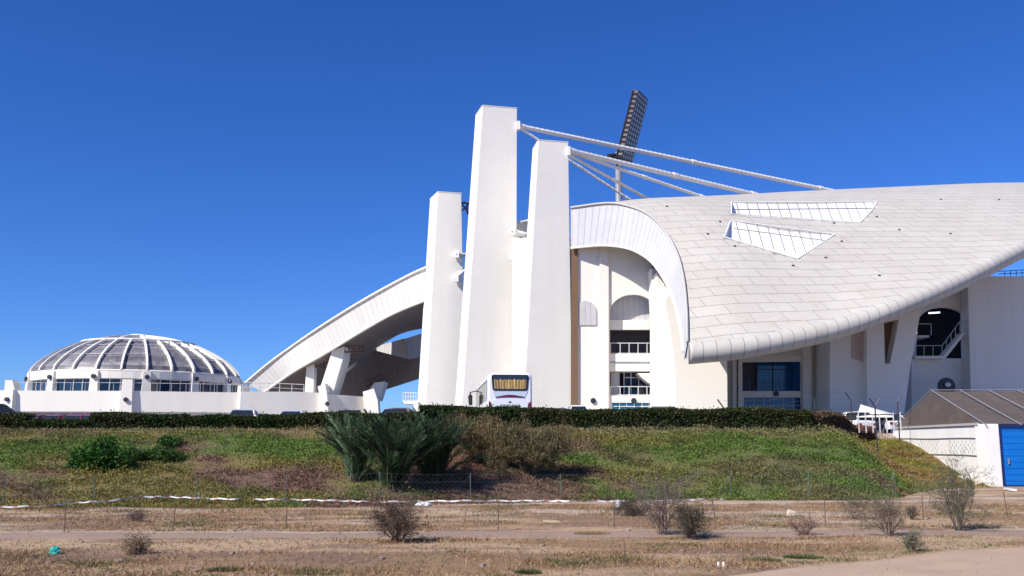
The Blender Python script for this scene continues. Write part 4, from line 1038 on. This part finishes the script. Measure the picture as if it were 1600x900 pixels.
mb.hexa([sw(-0.0,GT-0.03,0.08), sw(1,GT-0.03,0.08), sw(1,GT-0.03,-0.3), sw(0,GT-0.03,-0.3)], [sw(0,GT+0.08,0.08), sw(1,GT+0.08,0.08), sw(1,GT+0.08,-0.3), sw(0,GT+0.08,-0.3)])
mb.build('coping', paint('grey_coping', (0.45, 0.43, 0.42), var=0.2), gar)
mb = MB()
for zz in (GT-0.62, GT-1.42):
    pts = [sw(f, zz+0.015*math.sin(f*9)+0.02*f, 0.03) for f in np.linspace(0.02, 1, 14)]; mb.tube(pts, 0.022, 5)
mb.tube([sw(0.02, GT-0.62, 0.03), sw(0.02, GT-1.42, 0.03)], 0.02, 5)
mb.build('conduit', M['galv'], gar)
mb = MB()
for g0, g1 in ((0.05, 0.32), (0.42, 0.66), (0.74, 0.95)):
    nc = 7
    for c_ in range(nc):
        for r_ in range(4):
            f = g0+(g1-g0)*(c_+0.5*(r_ % 2))/nc; z = GT-0.72-0.155*r_; q0 = sw(f, z, 0.004); q1 = sw(f+0.0035, z, 0.004)
            mb.hexa([q0+Vector((0,0,-0.14)), q1+Vector((0,0,-0.14)), q1+Vector((0,0,-0.14))-ou*0.003, q0+Vector((0,0,-0.14))-ou*0.003], [q0, q1, q1-ou*0.003, q0-ou*0.003])
mb.build('pierced_block_pattern', plain('block_gap', (0.22, 0.20, 0.19), 0.9), gar)
mb = MB(); DX = GX1+0.005; mb.box(DX, DX+5.2, 44.10, 44.2, 0.02, GT-0.12)
dr = mb.build('door', M['blue'], gar)
mb = MB()
for k in range(9): mb.box(DX+0.12, DX+5.1, 44.085, 44.099, 0.25+0.28*k, 0.262+0.28*k)
mb.build('door_ribs', M['blue'], dr)
mb = MB(); mb.box(DX+0.35, DX+0.40, 44.03, 44.085, 1.0, 1.25); mb.build('handle', M['galv'], dr)
mb = MB(); mb.box(DX-0.002, DX+0.09, 44.02, 44.24, 0.0, GT-0.03); mb.box(DX+0.09, DX+5.3, 44.03, 44.24, GT-0.13, GT-0.03); mb.box(DX+0.09, DX+5.3, 44.04, 44.13, 0.0, 0.07); mb.build('door_frame', M['bluedark'], dr)
# roof netting
RZ = P(1455,611,51).z; rx0 = P(1455,611,51).x; xe = rx0+13
m, t, b_, N, Lk = newmat('shade_netting'); L_ = Lk
tr = N.new('ShaderNodeBsdfTransparent'); msn = N.new('ShaderNodeMixShader'); Lk.new(mix(t, noi(t, 1.5, 4, 0.6), (0.085, 0.065, 0.055), (0.16, 0.125, 0.105)), b_.inputs['Base Color']); b_.inputs['Roughness'].default_value = 0.9
Lk.new(ramp(t, noi(t, 0.7, 3, 0.6), [(0.3, 0.72), (0.7, 0.9)]), msn.inputs[0]); Lk.new(tr.outputs[0], msn.inputs[1]); Lk.new(b_.outputs[0], msn.inputs[2]); Lk.new(msn.outputs[0], N['Material Output'].inputs[0])
M['net'] = m
mb = MB(); e0 = Vector((GX0, 44.2, GT+0.03)); e1 = Vector((gf.x, 58, GT+0.03)); r0 = Vector((rx0, 51, RZ))
nx_ = 14
def netp(u, w_, up_):   # u along x, w front 0..1 ridge..2 back
    x_front = GX0+(xe-GX0)*u; x_r = rx0+(xe-rx0)*u; x_b = gf.x+(xe-gf.x)*u
    if w_ <= 1: p = Vector((x_front, 44.2, GT+0.05)).lerp(Vector((x_r, 51, RZ)), w_)
    else: p = Vector((x_r, 51, RZ)).lerp(Vector((x_b, 58, GT+0.05)), w_-1)
    sag = 0.10*math.sin(math.pi*(w_ % 1 if w_ != 2 else 0)); p.z += up_-sag; return p
nw = 16
for i in range(nx_+1):
    for j in range(nw+1): mb.v.append(tuple(netp(i/nx_, 2*j/nw, -0.03)))
for i in range(nx_):
    for j in range(nw): k = i*(nw+1)+j; mb.f.append((k, k+nw+1, k+nw+2, k+1)); mb.m.append(0)
kk = len(mb.v); mb.v += [tuple(netp(0, 0, -0.03)), tuple(netp(0, 2, -0.03)), tuple(netp(0, 1, -0.03))]; mb.f.append((kk, kk+1, kk+2)); mb.m.append(0)
mb.build('netting', M['net'], gar, fix=False)
for k in range(9):
    u = k*1.52/13
    mb = MB(); mb.tube([netp(u, 0, 0.05)-Vector((0,0.35,0.12)), netp(u, 1, 0.05)], 0.03, 6); mb.tube([netp(u, 1, 0.05), netp(u, 2, 0.05)], 0.03, 6)
    mb.build('roof_pole', M['galv'], gar)
mb = MB(); mb.tube([netp(0, 1.45, 0.03), netp(0.35, 1.4, 0.03)], 0.025, 5); mb.tube([netp(0, 1, 0.05), netp(1, 1, 0.05)], 0.03, 5); mb.build('ridge_pole', M['galv'], gar)
# ------------------------------------------------------------------ fences
def post(name, b, h, r, mat, par, n=6, lean=(0, 0)):
    mb = MB(); mb.tube([b+Vector((0,0,-0.1)), b+Vector((lean[0]*h, lean[1]*h, h))], r, n); return mb.build(name, mat, par)
M['greenpost'] = plain('green_grey_post', (0.08, 0.115, 0.10), 0.6)
M['rustpost'] = plain('rusty_stake', (0.12, 0.08, 0.06), 0.8)
M['wire'] = plain('wire', (0.14, 0.16, 0.15), 0.5, 0.5)
wf = empty('wire_fence', at(593, 785), 'thin green wire fence along the foot of the bank', 'fence')
pb = []
for px, py, hp in ((-150,792,45),(5,790,45),(145,791,45),(306,789,46),(447,786,44),(593,783,43),(735,784,43),(876,784,42),(1012,783,40),(1142,781,40),(1265,779,42),(1400,778,40)):
    g = at(px, py); h = hp/F*g.y; post('post', g, h, 0.016, M['greenpost'], wf); pb.append((g, h))
mb = MB()
for (g0, h0), (g1, h1) in zip(pb, pb[1:]):
    for f in (0.1, 0.4, 0.7, 0.97): mb.tube([g0+Vector((0,0,h0*f)), (g0+g1)/2+Vector((0,0,h0*f-0.03)), g1+Vector((0,0,h1*f))], 0.0035, 3, caps=False)
    L = (g1-g0).length; m_ = int(L/0.16)
    for k in range(m_):
        for sgn in (0, 1):
            f0 = k/m_; f1 = min(1, (k+h0/0.16)/m_)
            if sgn: f0, f1 = f1, f0
            mb.tube([g0.lerp(g1, f0)+Vector((0,0,0.03)), g0.lerp(g1, f1)+Vector((0,0,h0*0.95))], 0.0011, 3, caps=False)
mb.build('wire_mesh', M['wire'], wf, fix=False)
sf = empty('stake_fence', at(778, 828), 'row of thin rusty stakes joined by wire beside the footpath', 'fence'); pb = []
for px, py, hp, ln in ((100,832,44,0),(270,830,40,0.05),(447,826,44,0),(610,828,40,0),(778,828,42,0.03),(960,826,44,0),(1120,822,44,-0.15),(1290,818,38,0),(1443,812,36,0),(1575,808,38,-0.1),(1720,800,38,0)):
    g = at(px, py); h = hp/F*g.y; post('stake', g, h, 0.012, M['rustpost'], sf, 5, (ln, 0)); pb.append((g, h))
mb = MB()
for (g0, h0), (g1, h1) in zip(pb, pb[1:]):
    for f in (0.45, 0.9): mb.tube([g0+Vector((0,0,h0*f)), (g0+g1)/2+Vector((0,0,h0*f-0.06)), g1+Vector((0,0,h1*f))], 0.0025, 3, caps=False)
mb.build('wire', M['wire'], sf, fix=False)
# small bent stakes in the foreground
for px, py, hp, lab in ((975,880,38,'thin dark twig standing in the dry grass right of centre'),):
    g = at(px, py); mb = MB(); h = hp/F*g.y; mb.tube([g, g+Vector((0.02,0,h*0.5)), g+Vector((0.0,0,h))], 0.006, 4); o = mb.build('twig', M['rustpost']); tag(o, lab, 'twig')
# striped barrier tape lying along the fence foot
m, t, b_, N, Lk = newmat('barrier_tape')
g_ = N.new('ShaderNodeNewGeometry'); sx = N.new('ShaderNodeSeparateXYZ'); Lk.new(g_.outputs['Position'], sx.inputs[0]); mm = N.new('ShaderNodeMath'); mm.operation = 'MULTIPLY_ADD'; mm.inputs[1].default_value = 2.6; mm.inputs[2].default_value = 100; Lk.new(sx.outputs[0], mm.inputs[0]); fr2 = N.new('ShaderNodeMath'); fr2.operation = 'FRACT'; Lk.new(mm.outputs[0], fr2.inputs[0])
Lk.new(ramp(t, fr2.outputs[0], [(0.66, (0.70, 0.70, 0.70)), (0.72, (0.48, 0.27, 0.24))]), b_.inputs['Base Color']); M['tape'] = m
mb = MB(); pts = []
ctrl = [(-60,797,4),(60,795,5),(110,792,8),(170,789,10),(230,785,13),(290,783,8),(370,785,7),(447,786,8),(540,787,6),(600,787,4),(700,787,6),(830,786,5),(900,787,6),(1000,786,4),(1070,783,3),(1130,781,2)]
cp = [at(x, y+4)+Vector((0,0,0.06+z*0.012)) for x, y, z in ctrl]; cc = catmull(cp, 300)
for i, p in enumerate(cc):
    tw = math.pi/2+0.6*math.sin(i*0.37)+0.3*math.sin(i*0.11); p = p+Vector((0,0,0.012*math.sin(i*0.9)+0.03)); wv = Vector((0, math.cos(tw), math.sin(tw)))*0.024
    mb.v += [tuple(p-wv), tuple(p+wv)]
for i in range(len(cc)-1): mb.f.append((2*i, 2*i+1, 2*i+3, 2*i+2)); mb.m.append(0)
o = mb.build('barrier_tape', M['tape'], fix=False); tag(o, 'red and white barrier tape trailing along the foot of the wire fence', 'tape')
# upper chain link fence with angled arms at the right
cf = empty('chain_link_fence', P(1367,670,44), 'chain link fence with dark angled arms near the garage', 'fence'); pb = []
for px, yt, yb, arms, Y in ((1130,636,660,(-1,),45.6),(1200,636,660,(),45.6),(1273,622,650,(-1,),49),(1329,624,655,(-1,),50),(1367,634,668,(-1,1),47),(1402,628,650,(1,),54)):
    yb_ = max(yt+6, yb); t_ = P(px, yt, Y); mb = MB(); b = Vector((t_.x, Y, float(zg(t_.x, Y))-0.1)); mb.tube([b, t_], 0.035, 6)
    for s_ in arms: mb.tube([t_-Vector((0,0,0.02)), t_+Vector((0.26*s_, 0, 0.36))], 0.034, 6)
    mb.build('post', M['darkmetal'], cf); pb.append(t_)
mb = MB()
for p, q in zip(pb, pb[1:]):
    for dzv in (0.3, 0.0, -0.5, -0.9): mb.tube([p+Vector((0,0,dzv)), q+Vector((0,0,dzv))], 0.005, 3, caps=False)
mb.build('wire', M['wire'], cf, fix=False)
# white picket railing behind
pk = empty('picket_fence', P(1350,652,50), 'low white picket fence behind the reddish hedge', 'fence')
xa = P(1298,652,50).x; xb = P(1412,652,50).x; k = 0; zt = P(1350,645,50).z
x = xa
while x < xb:
    mb = MB(); mb.box(x-0.022, x+0.022, 50, 50.05, 2.45, zt+random.uniform(-0.03, 0.04)); mb.build('picket', M['rail'], pk); x += 0.36
mb = MB(); mb.box(xa-0.1, xb, 50.055, 50.09, zt-0.12, zt-0.06); mb.build('rail', M['darkmetal'], pk)

# ------------------------------------------------------------------ vehicles
M['tyre'] = plain('tyre', (0.015,0.015,0.015), 0.9); M['rim'] = plain('rim', (0.5,0.5,0.52), 0.3, 0.8); M['carglass'] = glassmat('car_glass', (0.02,0.025,0.03), 0.05)
M['lampred'] = plain('tail_lamp', (0.30,0.01,0.01), 0.3); M['lampw'] = plain('head_lamp', (0.7,0.7,0.7), 0.2)
def carpaint(name, c):
    m, t, b, N, L = newmat(name); b.inputs['Base Color'].default_value = (*c, 1); b.inputs['Roughness'].default_value = 0.3; b.inputs['Coat Weight'].default_value = 0.6; return m
def wheel(par, x, y, r):
    mb = MB(); mb.tube([(x, y-0.11, r), (x, y+0.11, r)], r, 20); w_ = mb.build('wheel', M['tyre'], par, bevel=0)
    mb = MB(); s_ = 1 if y > 0 else -1; mb.tube([(x, y+s_*0.1, r), (x, y+s_*0.125, r)], r*0.62, 14); mb.build('rim', M['rim'], w_)
def profile_body(prof, half, mat, par, name, taper=None, bevel=0.06):
    """prof: list of (x,z) side outline, extruded across y"""
    n = len(prof); v0 = [Vector((x, -half+(taper(z) if taper else 0), z)) for x, z in prof]; v1 = [Vector((x, half-(taper(z) if taper else 0), z)) for x, z in prof]
    mb = MB(); tri = tessellate_polygon([[Vector((x, z, 0)) for x, z in prof]])
    mb.add(v0+v1, [tuple(t) for t in tri]+[tuple(i+n for i in t[::-1]) for t in tri]+[(i, (i+1) % n, (i+1) % n+n, i+n) for i in range(n)])
    return mb.build(name, mat, par, bevel=bevel, seg=2, smooth=False)
def car(lab, c, kind='saloon', grp=None):
    e = empty('parked_car', (0,0,0), lab, 'car', grp); pm = carpaint('car_paint_'+str(len(bpy.data.materials)), c)
    if kind == 'saloon':
        L, Hh = 4.6, 1.45
        lower = [(-2.3,0.3),(-2.28,0.75),(-2.1,0.92),(-1.5,0.97),(1.0,0.95),(2.0,0.82),(2.28,0.68),(2.3,0.3)]
        green = [(-1.62,0.94),(-1.05,1.36),(-0.4,1.44),(0.25,1.40),(1.15,0.92)]
        roofp = [(-1.08,1.37),(-0.4,1.475),(0.28,1.42),(0.18,1.38),(-0.4,1.42),(-1.0,1.34)]
    elif kind == 'suv':
        lower = [(-2.3,0.35),(-2.32,0.9),(-2.25,1.08),(1.0,1.08),(2.1,0.98),(2.3,0.8),(2.3,0.35)]
        green = [(-2.22,1.06),(-2.0,1.72),(0.3,1.74),(1.1,1.06)]
        roofp = [(-2.05,1.70),(-1.9,1.79),(0.25,1.79),(0.38,1.70),(0.2,1.74),(-1.9,1.74)]
    else:  # van
        lower = [(-2.5,0.35),(-2.5,1.25),(1.6,1.25),(2.35,1.05),(2.45,0.4)]
        green = [(-2.48,1.23),(-2.42,1.85),(0.9,1.9),(1.75,1.2)]
        roofp = [(-2.47,1.8),(-2.35,2.02),(0.7,2.04),(1.05,1.84),(0.8,1.9),(-2.3,1.88)]
    body = profile_body(lower, 0.87, pm, e, 'body')
    tp_ = lambda z: 0.24*max(0, (z-0.94))/0.5+0.03
    g = profile_body(green, 0.85, M['carglass'], e, 'windows', tp_, 0.03)
    r_ = profile_body(roofp, 0.87, pm, e, 'roof', lambda z: 0.24*max(0, (z-0.94))/0.5+0.035, 0.02)
    mb = MB()
    xs = [green[0][0]+0.2, (green[0][0]+green[-1][0])/2, green[-1][0]-0.12]
    for sy in (-1, 1):
        for k, (x0, x1) in enumerate(((green[0][0], green[1][0]), (-0.1, -0.1), (green[-1][0], green[-2][0]))):
            z0, z1 = green[0][1], green[1][1]; y0 = sy*(0.85-tp_(z0)+0.012); y1 = sy*(0.85-tp_(z1)+0.012); mb = MB(); mb.tube([(x0, y0, z0), (x1, y1, z1)], 0.045, 4); mb.build('pillar', pm, e)
    for sx in (-1.4, 1.42):
        for sy in (-0.8, 0.8): wheel(e, sx, sy, 0.32)
    for sy in (-0.62, 0.62):
        mb = MB(); mb.box(-2.34, -2.25, sy-0.18, sy+0.18, 0.68, 0.84); mb.build('tail_lamp', M['lampred'], e)
        mb = MB(); mb.box(2.2, 2.32, sy-0.18, sy+0.18, 0.58, 0.72); mb.build('head_lamp', M['lampw'], e)
    for sy in (-1, 1):
        mb = MB(); mb.box(0.75, 0.9, sy*0.86-0.08, sy*0.86+0.08+0.04*sy, 0.95, 1.08); mb.build('wing_mirror', pm, e)
    return e
def put(e, px, Y, deg, s_=1.0):
    e.location = (P(px, 650, Y).x, Y, float(zg(P(px, 650, Y).x, Y))+0.025); e.rotation_euler = (0, 0, R(deg)); e.scale = (s_, s_, s_)
grp = 'cars parked behind the hedge'
put(car('white car parked behind the hedge just right of the dome building', (0.72,0.72,0.72), 'saloon', grp), 383, 60, 97, 1.0)
put(car('white car with only its roof showing between the dome and the first canopy pier', (0.75,0.74,0.72), 'saloon', grp), 464, 60, 84, 0.95)
put(car('dark blue car behind the hedge below the canopy buttress', (0.02,0.025,0.06), 'saloon', grp), 547, 58, 98, 0.95)
put(car('black car behind the hedge at the foot of the shortest pylon', (0.015,0.018,0.04), 'saloon', grp), 626, 57, 80, 0.97)
put(car('silver car partly hidden just right of the coach', (0.62,0.62,0.62), 'saloon', grp), 862, 56.5, 215, 0.98)
put(car('white estate car beside the silver one, right of the coach', (0.75,0.75,0.74), 'suv', grp), 897, 60, 95, 0.92)
put(car('dark grey car by the entrance column behind the hedge', (0.05,0.05,0.06), 'saloon', grp), 1037, 58, 80, 1.08)
put(car('white car behind the picket fence, left of its neighbour', (0.75,0.75,0.75), 'suv', grp), 1330, 68, 100, 0.85)
put(car('white saloon car behind the picket fence, nearest the garage', (0.75,0.75,0.75), 'saloon', grp), 1383, 68, 95, 0.95)
red = car('row of red and maroon parked cars in front of the dome building', (0.35,0.03,0.03), 'saloon', 'red cars in front of the dome'); put(red, 60, 76, 85, 1.06)
for px in (95, 125, 152):
    o = copy_tree(red); o.location.x = P(px, 650, 76).x; o.rotation_euler.z = R(random.uniform(80, 96))
for o, w_ in zip([o for o in col.objects if o.parent is None and o.get('group') == 'red cars in front of the dome'], ('leftmost', 'second from the left', 'third from the left', 'fourth and last')): o['label'] = 'red saloon car, %s of the row below the dome' % w_
put(car('white saloon car at the right end of the red row by the dome', (0.75,0.75,0.74), 'saloon', grp), 182, 76, 88, 1.06)
put(car('dark car at the far left edge in front of the annex', (0.03,0.03,0.04), 'suv', grp), -2, 60, 20, 1.0)
# white tent behind the pickets
tn_ = empty('tent', (P(1352,650,68).x, 68, 2.5), 'small pointed white tent beside the leaning pier', 'tent')
mb = MB(); a = P(1345,632,68); q = [P(1338,652,66), P(1395,652,66), P(1395,650,70), P(1340,650,70)]; mb.add([a, P(1394,646,68)]+q, [(0,1,3,2),(0,2,5),(1,0,5,4),(1,4,3)]); mb.build('cover', M['white'], tn_, fix=False)
mb = MB(); mb.tube([Vector((a.x, 68, 2.4)), a], 0.04, 5); mb.build('pole', M['steel'], tn_)

# ------------------------------------------------------------------ coach
cm = carpaint('coach_white', (0.78,0.79,0.82)); cb = carpaint('coach_pale_blue', (0.52,0.60,0.72))
bus = empty('coach', (0,0,0), 'white coach seen from behind with gold curtains in its rear window', 'bus')
BW, BL, BH = 1.25, 11.8, 3.45   # half width, length (rear at y=0), height
# lofted body: sections along y
mb = MB(); secs = []
def busec(y, k, zt, zb=0.45):
    w_ = BW*k; pts = []
    for (cx, cz, a0) in ((w_-0.22, zt-0.28, 0), (-(w_-0.22), zt-0.28, 90), (-(w_-0.06), zb+0.06, 180), (w_-0.06, zb+0.06, 270)):
        rx, rz = (0.22, 0.28) if a0 < 180 else (0.06, 0.06)
        for j in range(5): a = R(a0+90*j/4); pts.append((cx+rx*math.cos(a), y, cz+rz*math.sin(a)))
    return pts
for y, k, zt in ((0.0,0.90,3.20),(0.05,0.955,3.33),(0.16,0.985,3.41),(0.4,1,3.45),(4,1,3.47),(8,1,3.47),(11.2,1,3.42),(11.6,0.97,3.3),(11.8,0.88,3.0)): secs.append(busec(y, k, zt))
n = len(secs[0]); vv = [p for s_ in secs for p in s_]; ff = [(i*n+j, i*n+(j+1) % n, (i+1)*n+(j+1) % n, (i+1)*n+j) for i in range(len(secs)-1) for j in range(n)]
ff += [tuple(range(n))[::-1], tuple((len(secs)-1)*n+j for j in range(n))]; mb.add(vv, ff); mb.build('body', cm, bus, smooth=False)
def rpanel(name, pts, y, mat, par, t=0.03):
    mb = MB(); mb.prism([Vector((x, y, z)) for x, z in pts], (0, t, 0)); return mb.build(name, mat, par)
def rr2(x0, x1, z0, z1, b=0.0, r=0.12, n=5):
    pts = []
    for cx, cz, a0 in ((x1-r, z1-r, 0), (x0+r, z1-r, 90), (x0+r+b, z0+r, 180), (x1-r-b, z0+r, 270)):
        for j in range(n+1): a = R(a0+90*j/n); pts.append((cx+r*math.cos(a), cz+r*math.sin(a)))
    return pts
rw = rpanel('rear_window', rr2(-1.03, 1.03, 2.46, 3.34, 0.06), -0.035, plain('window_rubber', (0.01,0.01,0.02), 0.35), bus, 0.05)
m, t, b_, N, Lk = newmat('gold_curtain'); Lk.new(ramp(t, noi(t, 14, 3, 0.6, sc=(1, 1, 0.08)), [(0.3, (0.18,0.09,0.015)), (0.7, (0.66,0.42,0.10))]), b_.inputs['Base Color']); b_.inputs['Roughness'].default_value = 0.7
mb = MB(); nn_ = 60
for i in range(nn_+1):
    x = -0.88+1.76*i/nn_; y = -0.046-0.010*math.sin(i*1.15)-0.004*math.sin(i*0.5)
    for z in (2.56, 2.8, 3.07+0.03*math.sin(i*0.7)): mb.v.append((x*(1.0 if z > 2.6 else 0.97), y, z))
for i in range(nn_):
    for j in range(2): k = i*3+j; mb.f.append((k, k+3, k+4, k+1)); mb.m.append(0)
mb.build('curtain', m, rw, fix=False)
m, t, b_, N, Lk = newmat('clear_pane'); tr = N.new('ShaderNodeBsdfTransparent'); gl = N.new('ShaderNodeBsdfGlossy'); gl.inputs['Roughness'].default_value = 0.03; mx_ = N.new('ShaderNodeMixShader'); mx_.inputs[0].default_value = 0.03
Lk.new(tr.outputs[0], mx_.inputs[1]); Lk.new(gl.outputs[0], mx_.inputs[2]); Lk.new(mx_.outputs[0], N['Material Output'].inputs[0])
rpanel('pane', rr2(-0.94, 0.94, 2.51, 3.28, 0.06, 0.08), -0.075, m, rw, 0.006)
rpanel('rear_panel', [(-0.98,2.43),(0.98,2.43),(0.84,2.13),(0.4,2.19),(-0.4,2.19),(-0.84,2.13)], -0.02, cb, bus, 0.04)
arc = [(-0.80+1.6*k/12, 2.10+0.14*math.sin(math.pi*k/12)) for k in range(13)]+[(0.80-1.6*k/12, 2.08+0.03*math.sin(math.pi*k/12)) for k in range(13)]
rpanel('spoiler_stripe', arc, -0.05, plain('maroon', (0.12,0.01,0.05), 0.4), bus, 0.06)
rpanel('engine_cover', [(-0.80,2.06),(0.80,2.06),(1.0,1.85),(0.84,0.55),(-0.84,0.55),(-1.0,1.85)], -0.02, carpaint('coach_white2', (0.74,0.76,0.81)), bus, 0.035)
for s_ in (-1, 1):
    rpanel('tail_lamp', [(s_*1.17,1.92),(s_*1.04,1.80),(s_*0.94,1.5),(s_*0.88,1.1),(s_*1.12,1.05),(s_*1.19,1.4)], -0.01, plain('coach_tail_lamp', (0.13,0.015,0.035), 0.25), bus, 0.10)
    mb = MB(); mb.box(s_*1.252, s_*1.258, 0.5, 11.2, 1.95, 3.05) if s_ > 0 else mb.box(-1.258, -1.252, 0.5, 11.2, 1.95, 3.05)
    sg = mb.build('side_windows', M['carglass'], bus)
    mb = MB()
    for k in range(6): y = 0.5+k*2.14; mb.box(min(s_*1.259, s_*1.263), max(s_*1.259, s_*1.263), y-0.05, y+0.05, 1.95, 3.05)
    mb.box(min(s_*1.259, s_*1.263), max(s_*1.259, s_*1.263), 0.55, 11.15, 2.98, 3.05)
    mb.build('window_pillars', M['darkmetal'], sg)
    mb = MB(); x0, x1 = sorted((s_*1.252, s_*1.257)); 
    mb.add([(s_*1.257, 1.0, 0.5),(s_*1.257, 11.0, 0.5),(s_*1.257, 11.0, 1.6),(s_*1.257, 6, 1.75),(s_*1.257, 2.2, 1.5)], [(0,1,2,3,4)]); mb.build('side_livery', cb, bus, fix=False)
    for y in (2.9, 8.7):
        mb = MB(); mb.tube([(s_*1.0, y, 0.5),(s_*1.27, y, 0.5)], 0.5, 22); w_ = mb.build('wheel', M['tyre'], bus); mb = MB(); mb.tube([(s_*1.27, y, 0.5),(s_*1.285, y, 0.5)], 0.3, 16); mb.build('rim', M['rim'], w_)
mb = MB(); mb.tube([(-1.2,11.5,3.05),(-1.62,11.75,2.95)], 0.035, 6); mb.tube([(-1.62,11.75,2.98),(-1.63,11.75,2.7),(-1.6,11.75,2.1)], lambda i: (0.07,0.15,0.12)[i], 8); mb.build('wing_mirror', M['rubber'], bus)
mb = MB(); mb.box(-1.02, 1.02, -0.09, 0.05, 0.42, 0.56); mb.build('bumper', cm, bus, bevel=0.03)
rpanel('emblem', [(-0.10,1.80),(0.10,1.80),(0.0,1.92)], -0.035, plain('emblem_green', (0.03,0.06,0.03), 0.4), bus, 0.015)
cu = bpy.data.curves.new('lettering', 'FONT'); cu.body = 'KINGLONG'; cu.size = 0.17; cu.space_character = 1.35; cu.extrude = 0.006; cu.align_x = 'CENTER'; cu.offset = 0.004
tmp = bpy.data.objects.new('tmp', cu); col.objects.link(tmp); dg = bpy.context.evaluated_depsgraph_get(); me = bpy.data.meshes.new_from_object(tmp.evaluated_get(dg)); bpy.data.objects.remove(tmp)
for v_ in me.vertices: x, y, z = v_.co; v_.co = (x, -0.032-z, y+1.60)
link('lettering', me, plain('lettering_olive', (0.10,0.11,0.05), 0.5), bus)
bl = P(797, 650, 53); bus.location = (bl.x, 53, 2.52-0.22); bus.rotation_euler = (0, 0, R(5.2)); 

# ------------------------------------------------------------------ litter and rocks
def rock(px, py, wp, hp, lab, c, name='rock', flat=1.0):
    g = at(px, py); w_ = wp/F*g.y/2; h = hp/F*g.y; mb = MB(); mb.ball(g+Vector((0,0,h*0.35)), w_, w_*0.7, h*0.65, 9, 6, jit=0.16); o = mb.build(name, paint('rock_'+str(px), c, rough=0.9, var=0.25, scale=4)); tag(o, lab, 'rock'); return o
rock(1236, 806, 16, 9, 'pale rounded rock on the sandy strip right of centre', (0.62,0.50,0.38))
rock(1528, 757, 16, 8, 'pale rock at the foot of the garage pier', (0.55,0.48,0.40))
def slabobj(name, lab, cat, px, py, wp, dp, th, c, rot=0.0, tilt=0.0):
    g = at(px, py); w_ = wp/F*g.y/2; mb = MB(); mb.box(-w_, w_, -dp/2, dp/2, 0, th); o = mb.build(name, paint(name+str(px), c, rough=0.7, var=0.2, scale=3), bevel=0.01); o.location = g+Vector((0,0,0.02)); o.rotation_euler = (tilt, 0.05, rot); tag(o, lab, cat); return o
slabobj('cardboard_sheet', 'flattened tan cardboard lying by the footpath', 'cardboard', 862, 817, 26, 0.25, 0.02, (0.50,0.38,0.24), 0.1, 0.15)
slabobj('concrete_slab', 'tilted white slab on the dirt heap by the garage', 'slab', 1513, 750, 24, 0.5, 0.06, (0.75,0.73,0.70), 0.3, 0.45)
slabobj('kerb_stone', 'narrow white kerb stone in front of the blue door', 'kerb stone', 1578, 767, 9, 1.3, 0.08, (0.75,0.74,0.72), -0.25)
def crumple(name, lab, cat, px, py, wp, hp, c, rough=0.4):
    g = at(px, py); w_ = wp/F*g.y/2; h = hp/F*g.y; mb = MB(); mb.ball((0,0,h*0.4), w_, w_*0.7, h*0.62, 14, 9, jit=0.2); o = mb.build(name, plain(name+str(px), c, rough), smooth=False); o.location = g; tag(o, lab, cat); return o
crumple('plastic_bag', 'crumpled teal plastic bag in the dry grass at the lower left', 'bag', 86, 866, 17, 11, (0.02,0.36,0.33))
crumple('plastic_bag', 'white plastic sheet scrap by the tape below the palms', 'bag', 661, 791, 24, 6, (0.75,0.75,0.78))
crumple('plastic_bag', 'white scrap caught in the flat tangled shrub', 'bag', 967, 794, 8, 12, (0.75,0.75,0.78))
g = at(1127, 885)
for k, dx in enumerate((-0.045, 0.045)):
    mb = MB(); mb.tube([(0,0,0.0),(0,0,0.055)], 0.022, 12); mb.tube([(0,0,0.055),(0,0,0.07)], 0.016, 12)
    o = mb.build('paper_cup', plain('cup'+str(k), (0.75,0.76,0.8), 0.4), bevel=0); o.location = g+Vector((dx, 0.02*k, 0.0)); tag(o, 'small white discarded cup at the edge of the sand track, %s of the pair' % ('left' if k == 0 else 'right'), 'cup')
